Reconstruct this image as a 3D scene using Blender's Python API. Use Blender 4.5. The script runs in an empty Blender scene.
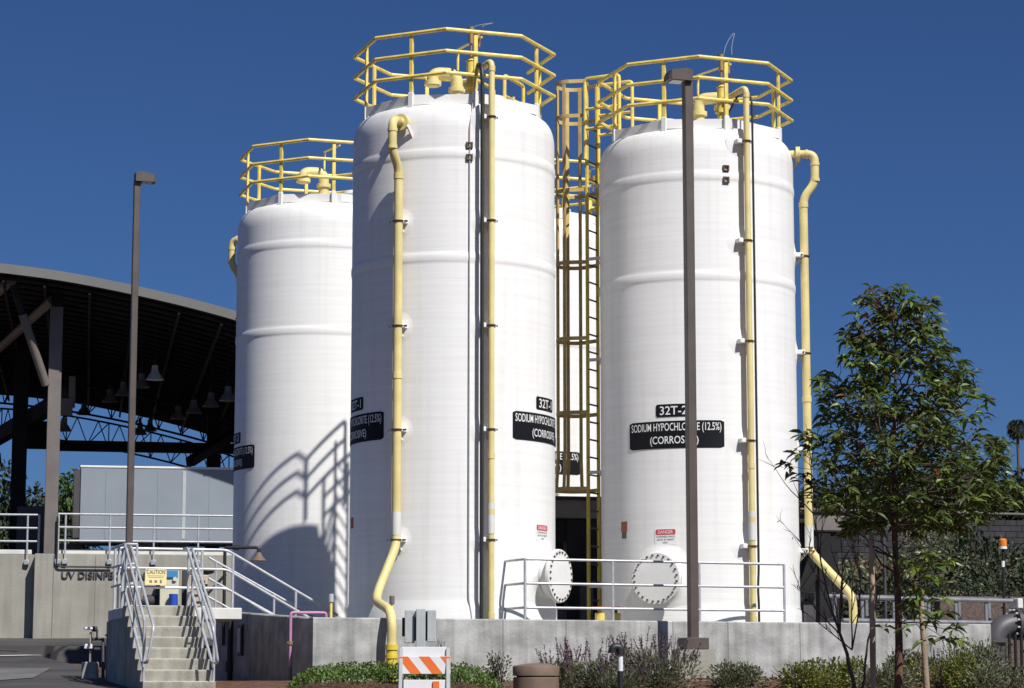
import bpy, bmesh, math, random
from mathutils import Vector, Matrix
R_ = math.radians
random.seed(7)
S = bpy.context.scene
COL = S.collection

# ------------------------------------------------------------------ camera model (eye level is z = 0)
F, CX, CY, TH = 2400.0, 512.0, 344.0, math.atan(342 / 2400.0)
def W(px, py, Y):
    """world point that stands Y metres ahead of the eye and is seen at pixel px, py"""
    z = Y * math.tan(TH + math.atan((CY - py) / F))
    zc = Y * math.cos(TH) + z * math.sin(TH)
    return Vector(((px - CX) / F * zc, Y, z))
cd = bpy.data.cameras.new('camera'); cam = bpy.data.objects.new('camera', cd); COL.objects.link(cam)
cam.location = (0, 0, 0); cam.rotation_euler = (math.pi / 2 + TH, 0, 0)
cd.sensor_width = 36; cd.lens = 36 * F / 1024; cd.clip_start = .5; cd.clip_end = 3000
S.camera = cam

# ------------------------------------------------------------------ light
SUN_AZ, SUN_EL = R_(35), R_(47.6)
to_sun = Vector((math.sin(SUN_AZ) * math.cos(SUN_EL), -math.cos(SUN_AZ) * math.cos(SUN_EL), math.sin(SUN_EL)))
ld = bpy.data.lights.new('sun', 'SUN'); ld.energy = 5.0; ld.angle = R_(.53); ld.color = (1, .972, .925)
sun = bpy.data.objects.new('sun', ld); COL.objects.link(sun)
sun.rotation_euler = (-to_sun).to_track_quat('-Z', 'Y').to_euler(); sun.location = to_sun * 80
wd = bpy.data.worlds.new('World'); S.world = wd; wd.use_nodes = True
nt = wd.node_tree; nt.nodes.clear()
sky = nt.nodes.new('ShaderNodeTexSky'); sky.sky_type = 'NISHITA'; sky.sun_disc = False
sky.sun_elevation = SUN_EL; sky.sun_rotation = math.atan2(to_sun.x, to_sun.y)
sky.air_density = .75; sky.dust_density = 1.3; sky.ozone_density = 3.5; sky.altitude = 300
bg = nt.nodes.new('ShaderNodeBackground'); bg.inputs['Strength'].default_value = .05
out = nt.nodes.new('ShaderNodeOutputWorld')
tint = nt.nodes.new('ShaderNodeMix'); tint.data_type = 'RGBA'; tint.blend_type = 'MULTIPLY'; tint.inputs[0].default_value = 1
tint.inputs[7].default_value = (.49, .745, 1.14, 1)      # deep polarised blue of the photograph's sky
nt.links.new(sky.outputs[0], tint.inputs[6]); nt.links.new(tint.outputs[2], bg.inputs[0]); nt.links.new(bg.outputs[0], out.inputs[0])
S.view_settings.view_transform = 'Standard'; S.view_settings.look = 'None'
S.view_settings.gamma = 1; S.view_settings.use_curve_mapping = False; S.view_settings.exposure = .12
S.render.engine = 'CYCLES'

# ------------------------------------------------------------------ materials
def mat(name, col, rough=.6, metal=0, var=.12, scale=3.0, stretch=(1, 1, 1), bump=0, bscale=40, bstretch=(1, 1, 1), col2=None,
        spec=.5, island=0, sub=0, detail=6, lo=.35, hi=.65):
    m = bpy.data.materials.new(name); m.use_nodes = True
    n = m.node_tree; b = n.nodes['Principled BSDF']; L = n.links.new
    b.inputs['Roughness'].default_value = rough; b.inputs['Metallic'].default_value = metal
    b.inputs['Specular IOR Level'].default_value = spec
    tc = n.nodes.new('ShaderNodeTexCoord')
    mp = n.nodes.new('ShaderNodeMapping'); mp.inputs['Scale'].default_value = stretch; L(tc.outputs['Object'], mp.inputs['Vector'])
    ns = n.nodes.new('ShaderNodeTexNoise'); ns.inputs['Scale'].default_value = scale; ns.inputs['Detail'].default_value = detail
    L(mp.outputs[0], ns.inputs['Vector'])
    rp = n.nodes.new('ShaderNodeValToRGB')
    c2 = col2 if col2 else tuple(c * (1 - var) for c in col)
    c1 = col if col2 else tuple(min(1, c * (1 + var * .5)) for c in col)
    rp.color_ramp.elements[0].position = lo; rp.color_ramp.elements[0].color = (*c2, 1)
    rp.color_ramp.elements[1].position = hi; rp.color_ramp.elements[1].color = (*c1, 1)
    L(ns.outputs['Fac'], rp.inputs[0]); cout = rp.outputs[0]
    if island:
        g = n.nodes.new('ShaderNodeNewGeometry'); h = n.nodes.new('ShaderNodeHueSaturation')
        mr = n.nodes.new('ShaderNodeMapRange'); mr.inputs[3].default_value = 1 - island; mr.inputs[4].default_value = 1 + island
        L(g.outputs['Random Per Island'], mr.inputs[0]); L(mr.outputs[0], h.inputs['Value'])
        mh = n.nodes.new('ShaderNodeMapRange'); mh.inputs[3].default_value = .475; mh.inputs[4].default_value = .52
        L(g.outputs['Random Per Island'], mh.inputs[0]); L(mh.outputs[0], h.inputs['Hue'])
        L(cout, h.inputs['Color']); cout = h.outputs[0]
    L(cout, b.inputs['Base Color'])
    if bump:
        mb = n.nodes.new('ShaderNodeMapping'); mb.inputs['Scale'].default_value = bstretch; L(tc.outputs['Object'], mb.inputs['Vector'])
        nb = n.nodes.new('ShaderNodeTexNoise'); nb.inputs['Scale'].default_value = bscale; nb.inputs['Detail'].default_value = 4
        L(mb.outputs[0], nb.inputs['Vector'])
        bm_ = n.nodes.new('ShaderNodeBump'); bm_.inputs['Strength'].default_value = bump; bm_.inputs['Distance'].default_value = .02
        L(nb.outputs['Fac'], bm_.inputs['Height']); L(bm_.outputs[0], b.inputs['Normal'])
    if sub:
        tr = n.nodes.new('ShaderNodeBsdfTranslucent'); L(cout, tr.inputs[0]); mx = n.nodes.new('ShaderNodeMixShader'); mx.inputs[0].default_value = sub
        o = n.nodes['Material Output']; L(b.outputs[0], mx.inputs[1]); L(tr.outputs[0], mx.inputs[2]); L(mx.outputs[0], o.inputs[0])
    return m

def tank_mat():
    """white gel coat: horizontal filament winding lines, faint vertical dirt streaks"""
    m = mat('white_gelcoat', (.82, .81, .785), .40, var=.045, scale=1.0, stretch=(.5, .5, 14), bump=.10, bscale=2.0, bstretch=(.6, .6, 26), spec=.4)
    n = m.node_tree; b = n.nodes['Principled BSDF']; L = n.links.new
    src = b.inputs['Base Color'].links[0].from_socket
    tc = [x for x in n.nodes if x.type == 'TEX_COORD'][0]
    mp = n.nodes.new('ShaderNodeMapping'); mp.inputs['Scale'].default_value = (3.2, 3.2, .12); L(tc.outputs['Object'], mp.inputs[0])
    ns = n.nodes.new('ShaderNodeTexNoise'); ns.inputs['Scale'].default_value = 2.2; ns.inputs['Detail'].default_value = 7; L(mp.outputs[0], ns.inputs['Vector'])
    rp = n.nodes.new('ShaderNodeValToRGB'); rp.color_ramp.elements[0].position = .3; rp.color_ramp.elements[0].color = (.86, .84, .79, 1)
    rp.color_ramp.elements[1].position = .5; rp.color_ramp.elements[1].color = (1, 1, 1, 1); L(ns.outputs['Fac'], rp.inputs[0])
    mx = n.nodes.new('ShaderNodeMix'); mx.data_type = 'RGBA'; mx.blend_type = 'MULTIPLY'; mx.inputs[0].default_value = .42
    L(src, mx.inputs[6]); L(rp.outputs[0], mx.inputs[7]); L(mx.outputs[2], b.inputs['Base Color'])
    return m

def concrete_mat(name, col, var=.3, scale=1.6, streak=.75):
    m = mat(name, col, .85, var=var, scale=scale, stretch=(1, 1, 1.4), bump=.35, bscale=24, spec=.25, detail=9, lo=.3, hi=.7)
    n = m.node_tree; b = n.nodes['Principled BSDF']; L = n.links.new
    src = b.inputs['Base Color'].links[0].from_socket
    tc = [x for x in n.nodes if x.type == 'TEX_COORD'][0]
    mp = n.nodes.new('ShaderNodeMapping'); mp.inputs['Scale'].default_value = (5, 5, .35); L(tc.outputs['Object'], mp.inputs[0])
    ns = n.nodes.new('ShaderNodeTexNoise'); ns.inputs['Scale'].default_value = 1.6; ns.inputs['Detail'].default_value = 8; L(mp.outputs[0], ns.inputs['Vector'])
    rp = n.nodes.new('ShaderNodeValToRGB'); rp.color_ramp.elements[0].position = .32; rp.color_ramp.elements[0].color = (streak, streak, streak * .96, 1)
    rp.color_ramp.elements[1].position = .58; rp.color_ramp.elements[1].color = (1, 1, 1, 1); L(ns.outputs['Fac'], rp.inputs[0])
    mx = n.nodes.new('ShaderNodeMix'); mx.data_type = 'RGBA'; mx.blend_type = 'MULTIPLY'; mx.inputs[0].default_value = 1
    L(src, mx.inputs[6]); L(rp.outputs[0], mx.inputs[7]); L(mx.outputs[2], b.inputs['Base Color'])
    return m

M = dict(
    tank=tank_mat(),
    white=mat('white_paint', (.76, .75, .72), .45, var=.06),
    rail=mat('yellow_rail_paint', (.80, .615, .14), .45, var=.2, scale=5, bump=.1, bscale=30),
    pipe=mat('cream_yellow_pipe', (.69, .575, .245), .5, var=.12, scale=3, bump=.02, bscale=25),
    sleeve=mat('strong_yellow_pipe_sleeve', (.72, .56, .06), .5, var=.12, scale=4),
    cage=mat('faded_yellow_fibreglass', (.56, .40, .15), .6, var=.2, scale=3),
    cagebeam=mat('yellow_stringer', (.70, .53, .07), .5, var=.15),
    strap=mat('rusty_brown_strap', (.10, .065, .035), .7, var=.4, scale=20),
    black=mat('black_rubber', (.018, .018, .02), .5, var=.2),
    sign=mat('navy_black_vinyl', (.006, .0065, .010), .6, var=.2, scale=2, spec=.2),
    letter=mat('white_lettering', (.78, .78, .76), .5, var=.03),
    red=mat('danger_red', (.55, .05, .07), .5, var=.1),
    inktext=mat('dark_small_print', (.05, .05, .06), .6, var=.1),
    rust=mat('faded_red_label', (.36, .11, .07), .6, var=.15),
    galv=mat('galvanized_steel', (.52, .53, .55), .42, metal=.35, var=.14, scale=9),
    galvd=mat('weathered_galvanized', (.24, .245, .26), .5, metal=.3, var=.2, scale=5),
    pole=mat('bronze_brown_paint', (.085, .066, .056), .5, var=.15, scale=3),
    lens=mat('lamp_lens', (.6, .6, .56), .3, var=.05),
    conc=concrete_mat('grey_board_concrete', (.405, .405, .395), var=.36, scale=2.3, streak=.72),
    conc2=concrete_mat('warm_cast_concrete', (.33, .315, .275), var=.16, scale=.8, streak=.86),
    step=concrete_mat('stair_concrete', (.39, .37, .315), var=.2, scale=2.4),
    curb=mat('pale_concrete_curb', (.66, .65, .61), .8, var=.12, scale=2),
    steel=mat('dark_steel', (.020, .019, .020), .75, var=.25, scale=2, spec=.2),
    column=mat('taupe_steel', (.165, .14, .128), .6, var=.15, scale=2),
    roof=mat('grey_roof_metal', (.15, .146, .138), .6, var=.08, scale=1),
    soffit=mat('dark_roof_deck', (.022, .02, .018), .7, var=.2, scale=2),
    pend=mat('grey_reflector', (.19, .19, .20), .35, metal=.3, var=.1),
    trailer=mat('pale_blue_white_panel', (.235, .265, .30), .5, var=.05, scale=1.2),
    trim=mat('dark_trim', (.06, .055, .06), .6),
    asphalt=mat('asphalt', (.062, .057, .055), .9, var=.35, scale=.5, bump=.4, bscale=90, detail=9),
    patch=mat('pale_asphalt', (.15, .145, .14), .9, var=.3, scale=.6, bump=.4, bscale=90),
    soil=mat('bark_mulch', (.16, .075, .038), .95, col2=(.055, .03, .018), scale=9, bump=1, bscale=30),
    slope=mat('dry_slope_soil', (.11, .085, .05), .95, col2=(.05, .05, .025), scale=.6, bump=1, bscale=8),
    slab=mat('yard_slab', (.22, .215, .20), .9, var=.2, scale=1),
    block=mat('dark_block_wall', (.034, .033, .038), .9, var=.35, scale=2.2, bump=.6, bscale=12),
    bark=mat('reddish_bark', (.16, .085, .05), .9, col2=(.05, .03, .022), scale=14, stretch=(1, 1, .3), bump=.8, bscale=40),
    twig=mat('purple_brown_twig', (.12, .082, .07), .9, var=.4, scale=20),
    stake=mat('wood_stake', (.36, .27, .19), .85, var=.3, scale=8, stretch=(1, 1, .2), bump=.4, bscale=30),
    leaf=mat('glossy_leaf', (.10, .14, .03), .5, var=.3, scale=1.4, island=.55, sub=.36, spec=.5),
    leafy=mat('young_yellow_leaf', (.17, .23, .035), .4, var=.3, scale=2, island=.35, sub=.35),
    leafr=mat('reddish_new_leaf', (.14, .045, .022), .42, var=.3, scale=2, island=.4, sub=.3),
    bush=mat('grey_green_leaf', (.17, .185, .10), .6, var=.35, scale=3, island=.5, sub=.3),
    bushy=mat('yellow_green_leaf', (.17, .19, .03), .6, var=.35, scale=3, island=.45, sub=.3),
    cover=mat('bright_green_cover', (.10, .165, .028), .5, var=.35, scale=3, island=.5, sub=.3),
    sage=mat('purple_flower_spike', (.16, .105, .15), .8, var=.35, scale=4, island=.5, sub=.2),
    far=mat('distant_foliage', (.030, .046, .018), .7, var=.4, scale=.5, island=.5, sub=.2),
    farbright=mat('distant_bright_foliage', (.06, .11, .022), .7, var=.4, scale=.5, island=.5, sub=.25),  # brighter green for some of the distant trees
    palm=mat('palm_frond', (.04, .055, .022), .6, var=.3, island=.4, sub=.15),
    skirt=mat('dead_frond', (.13, .095, .06), .9, var=.3, island=.4),
    pink=mat('purple_pink_pipe', (.50, .21, .36), .5, var=.1),
    orange=mat('safety_orange', (.78, .17, .03), .5, var=.06),
    plastic=mat('white_plastic', (.74, .74, .75), .45, var=.05),
    blueplast=mat('blue_plastic', (.02, .08, .42), .4, var=.1),
    teal=mat('blue_panel', (.05, .26, .5), .5, var=.1),
    cream=mat('cream_panel', (.66, .63, .46), .5, var=.06),
    beige=mat('beige_cabinet', (.56, .47, .36), .6, var=.1),
    caution=mat('caution_yellow', (.72, .60, .30), .5, var=.05),
    box=mat('grey_cabinet', (.44, .46, .46), .5, var=.08, scale=4),
    bin=mat('brown_composite', (.17, .115, .08), .7, var=.12, scale=6),
    grp=mat('grey_pipe', (.075, .07, .075), .5, var=.12),
    amber=mat('amber_lens', (.75, .2, .02), .3, var=.05),
    brass=mat('brass', (.42, .30, .14), .4, metal=.5, var=.2),
    valve=mat('red_handwheel', (.45, .07, .06), .5),
)

# ------------------------------------------------------------------ builders
ORG = {}
class MB:
    def __init__(s): s.v, s.f, s.sm = [], [], []
    def add(s, vs, fs, smooth=False):
        o = len(s.v); s.v += [Vector(p) for p in vs]; s.f += [tuple(i + o for i in f) for f in fs]; s.sm += [smooth] * len(fs); return s
    def box(s, c, size, ax=None, bev=0):
        """box about c; ax = (x axis, y axis, z axis)"""
        ax = ax or (Vector((1, 0, 0)), Vector((0, 1, 0)), Vector((0, 0, 1)))
        c = Vector(c); hx, hy, hz = (d / 2 for d in size)
        if bev <= 0 or bev > min(hx, hy, hz) * .9:
            if min(hx, hy, hz) < .006: bev = 0
            else: bev = min(.012, min(hx, hy, hz) * .3)
        if not bev:
            vs = [c + ax[0] * x * hx + ax[1] * y * hy + ax[2] * z * hz for z in (-1, 1) for y in (-1, 1) for x in (-1, 1)]
            return s.add(vs, [(0, 2, 3, 1), (4, 5, 7, 6), (0, 1, 5, 4), (2, 6, 7, 3), (0, 4, 6, 2), (1, 3, 7, 5)])
        bm = bmesh.new(); bmesh.ops.create_cube(bm, size=1)
        for v in bm.verts: v.co = Vector((v.co.x * hx * 2, v.co.y * hy * 2, v.co.z * hz * 2))
        bmesh.ops.bevel(bm, geom=bm.edges[:], offset=bev, segments=1, affect='EDGES')
        bm.verts.index_update()
        vs = [c + ax[0] * v.co.x + ax[1] * v.co.y + ax[2] * v.co.z for v in bm.verts]
        fs = [tuple(v.index for v in f.verts) for f in bm.faces]; bm.free()
        return s.add(vs, fs)
    def beam(s, a, b, w, h, up=(0, 0, 1)):
        a, b = Vector(a), Vector(b); d = (b - a); L = d.length; d.normalize()
        up = Vector(up)
        if abs(d.dot(up)) > .98: up = Vector((0, 1, 0))
        x = d.cross(up).normalized(); z = x.cross(d).normalized()
        return s.box((a + b) / 2, (w, L, h), (x, d, z))
    def tube(s, pts, r, n=10, cap=True, closed=False):
        pts = [Vector(p) for p in pts]; k = len(pts); rs = r if isinstance(r, (list, tuple)) else [r] * k
        vs, fs = [], []
        t0 = (pts[1] - pts[0]).normalized(); ref = Vector((0, 0, 1)) if abs(t0.z) < .9 else Vector((1, 0, 0))
        nrm = t0.cross(ref).normalized()
        for i, p in enumerate(pts):
            if closed: t = (pts[(i + 1) % k] - pts[i - 1]).normalized()
            elif i == 0: t = (pts[1] - p).normalized()
            elif i == k - 1: t = (p - pts[i - 1]).normalized()
            else: t = ((pts[i + 1] - p).normalized() + (p - pts[i - 1]).normalized()).normalized()
            nrm = (nrm - t * nrm.dot(t)); nrm = nrm.normalized() if nrm.length > 1e-6 else t.orthogonal().normalized()
            bi = t.cross(nrm)
            sc = 1.0
            if 0 < i < k - 1 or closed:
                d = (pts[(i + 1) % k] - p).normalized().dot(t); sc = 1 / max(.6, d)
            for j in range(n):
                a = 2 * math.pi * j / n; vs.append(p + (nrm * math.cos(a) + bi * math.sin(a)) * rs[i] * (1 if sc < 1.01 else 1 + (sc - 1) * .5))
        m = k if closed else k - 1
        for i in range(m):
            for j in range(n):
                a, b2 = i * n, ((i + 1) % k) * n; fs.append((a + j, a + (j + 1) % n, b2 + (j + 1) % n, b2 + j))
        s.add(vs, fs, True)
        if cap and not closed:
            o = len(s.v) - len(vs); s.f += [tuple(o + j for j in range(n - 1, -1, -1)), tuple(o + (k - 1) * n + j for j in range(n))]; s.sm += [False, False]
        return s
    def lathe(s, prof, n=32, c=(0, 0, 0), axis=(0, 0, 1), smooth=True):
        """profile of (radius, height) about an axis through c"""
        c = Vector(c); z = Vector(axis).normalized(); x = z.orthogonal().normalized() if abs(z.z) < .99 else Vector((1, 0, 0)); y = z.cross(x)
        vs, fs = [], []; k = len(prof)
        for (r, h) in prof:
            for j in range(n):
                a = 2 * math.pi * j / n; vs.append(c + z * h + (x * math.cos(a) + y * math.sin(a)) * max(r, 1e-4))
        for i in range(k - 1):
            for j in range(n): fs.append((i * n + j, i * n + (j + 1) % n, (i + 1) * n + (j + 1) % n, (i + 1) * n + j))
        s.add(vs, fs, smooth)
        return s
    def cyl(s, a, b, r, n=16, r2=None):
        a, b = Vector(a), Vector(b); h = (b - a).length; r2 = r if r2 is None else r2
        return s.lathe([(0, 0), (r, 0), (r, 0), (r2, h), (r2, h), (0, h)], n, a, b - a)
    def prism(s, poly, z0, z1):
        k = len(poly); vs = [(x, y, z0) for x, y in poly] + [(x, y, z1) for x, y in poly]
        fs = [tuple(range(k))[::-1], tuple(range(k, 2 * k))] + [(i, (i + 1) % k, k + (i + 1) % k, k + i) for i in range(k)]
        return s.add(vs, fs)
    def build(s, name, m, parent=None, at=None):
        org = ORG.get(parent.name, Vector((0, 0, 0))) if parent else (Vector(at) if at is not None else Vector((0, 0, 0)))
        me = bpy.data.meshes.new(name); me.from_pydata([p - org for p in s.v], [], s.f); me.update()
        me.polygons.foreach_set('use_smooth', s.sm)
        ms = m if isinstance(m, (list, tuple)) else [m]
        for x in ms: me.materials.append(M[x] if isinstance(x, str) else x)
        o = bpy.data.objects.new(name, me); COL.objects.link(o)
        if parent: o.parent = parent
        else: o.location = org
        ORG[o.name] = org
        if any(s.sm):
            try: me.set_sharp_from_angle(angle=R_(40))
            except Exception: pass
        return o
def tag(o, label=None, cat=None, group=None, kind=None):
    if label: o['label'] = label
    if cat: o['category'] = cat
    if group: o['group'] = group
    if kind: o['kind'] = kind
    return o
def thing(name, label, cat, loc, group=None):
    o = bpy.data.objects.new(name, None); COL.objects.link(o); o.location = Vector(loc); o.empty_display_size = .2
    ORG[o.name] = Vector(loc); return tag(o, label, cat, group)
def bend(pts, r=.1, n=5):
    """round the corners of a polyline"""
    pts = [Vector(p) for p in pts]; o = [pts[0]]
    for i in range(1, len(pts) - 1):
        a, b, c = pts[i - 1], pts[i], pts[i + 1]
        d1 = min(r, (a - b).length * .48); d2 = min(r, (c - b).length * .48)
        p, q = b + (a - b).normalized() * d1, b + (c - b).normalized() * d2
        for k in range(n + 1):
            t = k / n; o.append(p * (1 - t) ** 2 + b * 2 * t * (1 - t) + q * t * t)
    return o + [pts[-1]]
_tc = {}
def text(body, size, bold=0, xs=1.0, spacing=1.0):
    """flat letter outlines -> (verts, faces), centred on 0, 0"""
    key = (body, size, bold, xs, spacing)
    if key in _tc: return _tc[key]
    cu = bpy.data.curves.new('t', 'FONT'); cu.body = body; cu.size = size; cu.align_x = 'CENTER'; cu.align_y = 'CENTER'
    cu.offset = bold; cu.resolution_u = 3; cu.space_character = spacing
    o = bpy.data.objects.new('t', cu); COL.objects.link(o); bpy.context.view_layer.update()
    me = bpy.data.meshes.new_from_object(o.evaluated_get(bpy.context.evaluated_depsgraph_get()))
    vs = [(v.co.x * xs, v.co.y) for v in me.vertices]; fs = [tuple(p.vertices) for p in me.polygons]
    x0, x1 = min(v[0] for v in vs), max(v[0] for v in vs); y0, y1 = min(v[1] for v in vs), max(v[1] for v in vs)
    vs = [(x - (x0 + x1) / 2, y - (y0 + y1) / 2) for x, y in vs]
    bpy.data.objects.remove(o); bpy.data.curves.remove(cu); bpy.data.meshes.remove(me)
    _tc[key] = (vs, fs, x1 - x0, y1 - y0); return _tc[key]
def text_fit(body, w, h, bold=0):
    """letters scaled to fill exactly w x h"""
    vs, fs, a, b = text(body, 1.0, bold)
    return [(x * w / a, y * h / b) for x, y in vs], fs

# ------------------------------------------------------------------ frames of the place
AL = R_(21); U = Vector((math.cos(AL), math.sin(AL), 0)); V = Vector((-math.sin(AL), math.cos(AL), 0)); ZV = Vector((0, 0, 1))
FLOOR, WTOP = .75, 1.127

# ------------------------------------------------------------------ storage tanks
RT = 1.87
def tank(c, number, riser, over, signs, manway, danger, label, octa=-2.0, vent_dir=-1, vent_at=(0, 0), ladder=None, gate=None, sdz=0., oz=9.98, conduit=-1, outlet=None):
    c = Vector((c[0], c[1], FLOOR)); root = thing('storage_tank', label, 'tank', c, 'white chemical storage tanks')
    P = lambda phi, rho, z: Vector((c.x + rho * math.sin(R_(phi)), c.y - rho * math.cos(R_(phi)), z))
    C0 = Vector((c.x, c.y, 0))
    band = lambda z: [(RT, z - .16), (RT, z - .125), (RT, z - .10), (RT + .007, z - .075), (RT + .014, z - .045), (RT + .014, z + .045), (RT + .007, z + .075), (RT, z + .10), (RT, z + .125), (RT, z + .16)]
    prof = [(RT + .09, FLOOR), (RT + .09, 1.0), (RT + .03, 1.06), (RT + .028, 1.36), (RT, 1.47), (RT, 1.5), (RT, 1.54)] + band(7.52) + band(9.40) + [(RT, 9.84), (RT, 9.88), (RT, 9.90)]
    for k in range(1, 9):
        a = k / 8 * math.pi * .47; prof.append((RT - .21 * (1 - math.cos(a)), 9.90 + .44 * math.sin(a)))
    prof += [(1.56, 10.36), (1.2, 10.54), (.7, 10.67), (0, 10.72)]
    MB().lathe(prof, 96, C0).build('shell', 'tank', root)
    # octagonal toe ring and guardrail
    pa = [octa + 22.5 + 45 * k for k in range(8)]; va = [octa + 45 * k for k in range(8)]
    ring = MB()
    for k in range(8):
        a, b = P(pa[k], 1.73, 10.445), P(pa[(k + 1) % 8], 1.73, 10.445); ring.beam(a, b, .02, .18)
    ring.build('toe_ring', 'white', root)
    gr = MB()
    for z in (11.67, 11.27, 10.87):
        if gate is None: gr.tube([P(a, 1.87, z) for a in va], .035, 8, closed=True)
        else:
            g0_, g1_ = P(va[gate], 1.87, z), P(va[gate + 1], 1.87, z)
            gr.tube([g1_.lerp(g0_, .2)] + [P(va[(gate + 1 + k) % 8], 1.87, z) for k in range(8)], .035, 8)
    gr = gr.build('guardrail', 'rail', root)
    if gate is not None:
        e0, e1 = P(va[gate], 1.87, 0), P(va[gate + 1], 1.87, 0); dn = Vector((e0.y - e1.y, e1.x - e0.x, 0)).normalized()
        if dn.dot(e0 - C0) < 0: dn = -dn
        MB().box(e1.lerp(e0, .2) + ZV * 11.05, (.06, .06, 1.2)).build('post', 'rail', gr)
        for f in (.8, .35):
            q = e0.lerp(e1, f)
            w = MB().tube(bend([q + ZV * 10.4, q + ZV * 11.68, q + ZV * 11.66 + dn * .85, q + ZV * 9.9 + dn * .85], .07, 4), .036, 8)
            for z in (11.27, 10.87): w.tube([q + ZV * z, q + ZV * z + dn * .85], .034, 8)
            w.build('grab_rail', 'rail', root)
        l0, l1 = e0.lerp(e1, .8) + dn * .62, e0.lerp(e1, .42) + dn * .62; lad = MB().box(l0 + ZV * 6.1, (.05, .05, 10.6)).build('ladder', 'cagebeam', root)
        MB().box(l1 + ZV * 6.1, (.05, .05, 10.6)).build('stringer', 'cagebeam', lad); z = 1.2
        while z < 11.2: MB().cyl(l0 + ZV * z, l1 + ZV * z, .018, 6).build('rung', 'strap', lad); z += .35
    for k, a in enumerate(pa):
        if gate == k: continue
        aa = a - (5 if k == 0 else 0)
        rad = Vector((math.sin(R_(aa)), -math.cos(R_(aa)), 0)); tan = Vector((math.cos(R_(aa)), math.sin(R_(aa)), 0))
        rr = 1.87 * math.cos(R_(22.5)) / math.cos(R_(aa - a))
        MB().box(P(aa, rr - .03, 11.08), (.075, .05, 1.16), (tan, rad, ZV)).build('post', 'rail', gr)
        MB().box(P(aa, rr - .02, 10.40), (.1, .07, .36), (tan, rad, ZV)).build('post_bracket', 'white', root)
    # gooseneck vent
    vx, vy = vent_at; d = Vector((vent_dir, -.25, 0)).normalized()
    b0 = C0 + Vector((vx, vy, 10.62)); top = b0 + ZV * .72
    vent = MB().tube(bend([b0, top, top + d * .46, top + d * .46 - ZV * .26], .17, 7), .115, 16)
    for p, dr in ((b0 + ZV * .16, ZV), (b0 + ZV * .42, ZV), (top + d * .46 - ZV * .2, ZV)):
        vent.cyl(p - dr * .04, p + dr * .04, .16, 18)
    vent = vent.build('vent_pipe', 'pipe', root)
    MB().cyl(b0 - ZV * .02, b0 + ZV * .12, .2, 18).build('nozzle', 'white', root)
    MB().cyl(C0 + Vector((vx - vent_dir * .65, vy + .1, 10.6)), C0 + Vector((vx - vent_dir * .65, vy + .1, 10.86)), .19, 18).cyl(
        C0 + Vector((vx - vent_dir * .65, vy + .1, 10.86)), C0 + Vector((vx - vent_dir * .65, vy + .1, 10.92)), .25, 18).build('nozzle', 'white', root)
    st = MB().tube([P(octa + 22.5, 1.6, 11.62), top + Vector((-.02 * vent_dir, -.1, .45)), top + Vector((-.02 * vent_dir, -.1, .05))], .022, 6).build('stay_rod', 'rail', root)
    # level instrument column beside the riser
    ip = P(riser - 6, 1.35, 0); ip2 = Vector((ip.x, ip.y, 0))
    MB().cyl(ip2 + ZV * 10.4, ip2 + ZV * 11.22, .085, 14).cyl(ip2 + ZV * 10.72, ip2 + ZV * 10.8, .13, 14).cyl(ip2 + ZV * 11.22, ip2 + ZV * 11.3, .1, 14, .03).build('sensor_column', 'rail', root)
    MB().cyl(ip2 + ZV * 11.28, ip2 + ZV * 11.62, .022, 8).cyl(ip2 + ZV * 11.55, ip2 + ZV * 11.78, .05, 10).cyl(ip2 + ZV * 11.78, ip2 + ZV * 11.86, .06, 10).cyl(
        ip2 + ZV * 11.50 + Vector((.12, 0, 0)), ip2 + ZV * 11.72 + Vector((.12, 0, 0)), .05, 10).cyl(ip2 + ZV * 11.36 + Vector((.1, 0, 0)), ip2 + ZV * 11.5 + Vector((.12, 0, 0)), .016, 8).build('transmitter', 'brass', root)
    wire = [ip2 + Vector((.05 + .28 * math.sin(t) ** 2 * (1 if conduit < 0 else .45) + .05 * t, 0, 11.86 + (.08 if conduit < 0 else .42) * math.sin(t))) for t in [k * math.pi / 10 for k in range(11)]]
    MB().tube(wire, .006, 5).build('whip_wire', 'galv', root)
    # riser pipe with elbow, clamps and brackets
    RR = RT + .17
    rp = MB().tube(bend([P(riser, RR, FLOOR), P(riser, RR, 11.08), ip2 + ZV * 10.94], .13, 6), .057, 14)
    for z in (10.93, 3.0, 2.98 + 1.0, 1.2): rp.cyl(P(riser, RR, z - .05), P(riser, RR, z + .05), .066, 14)
    rp = rp.build('riser_pipe', 'pipe', root)
    MB().cyl(P(riser, RR, 2.62), P(riser, RR, 3.15), .0655, 14).build('pipe_label', 'curb', rp)
    cl = [2.52, 4.45, 6.29, 8.17, 10.05]
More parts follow.
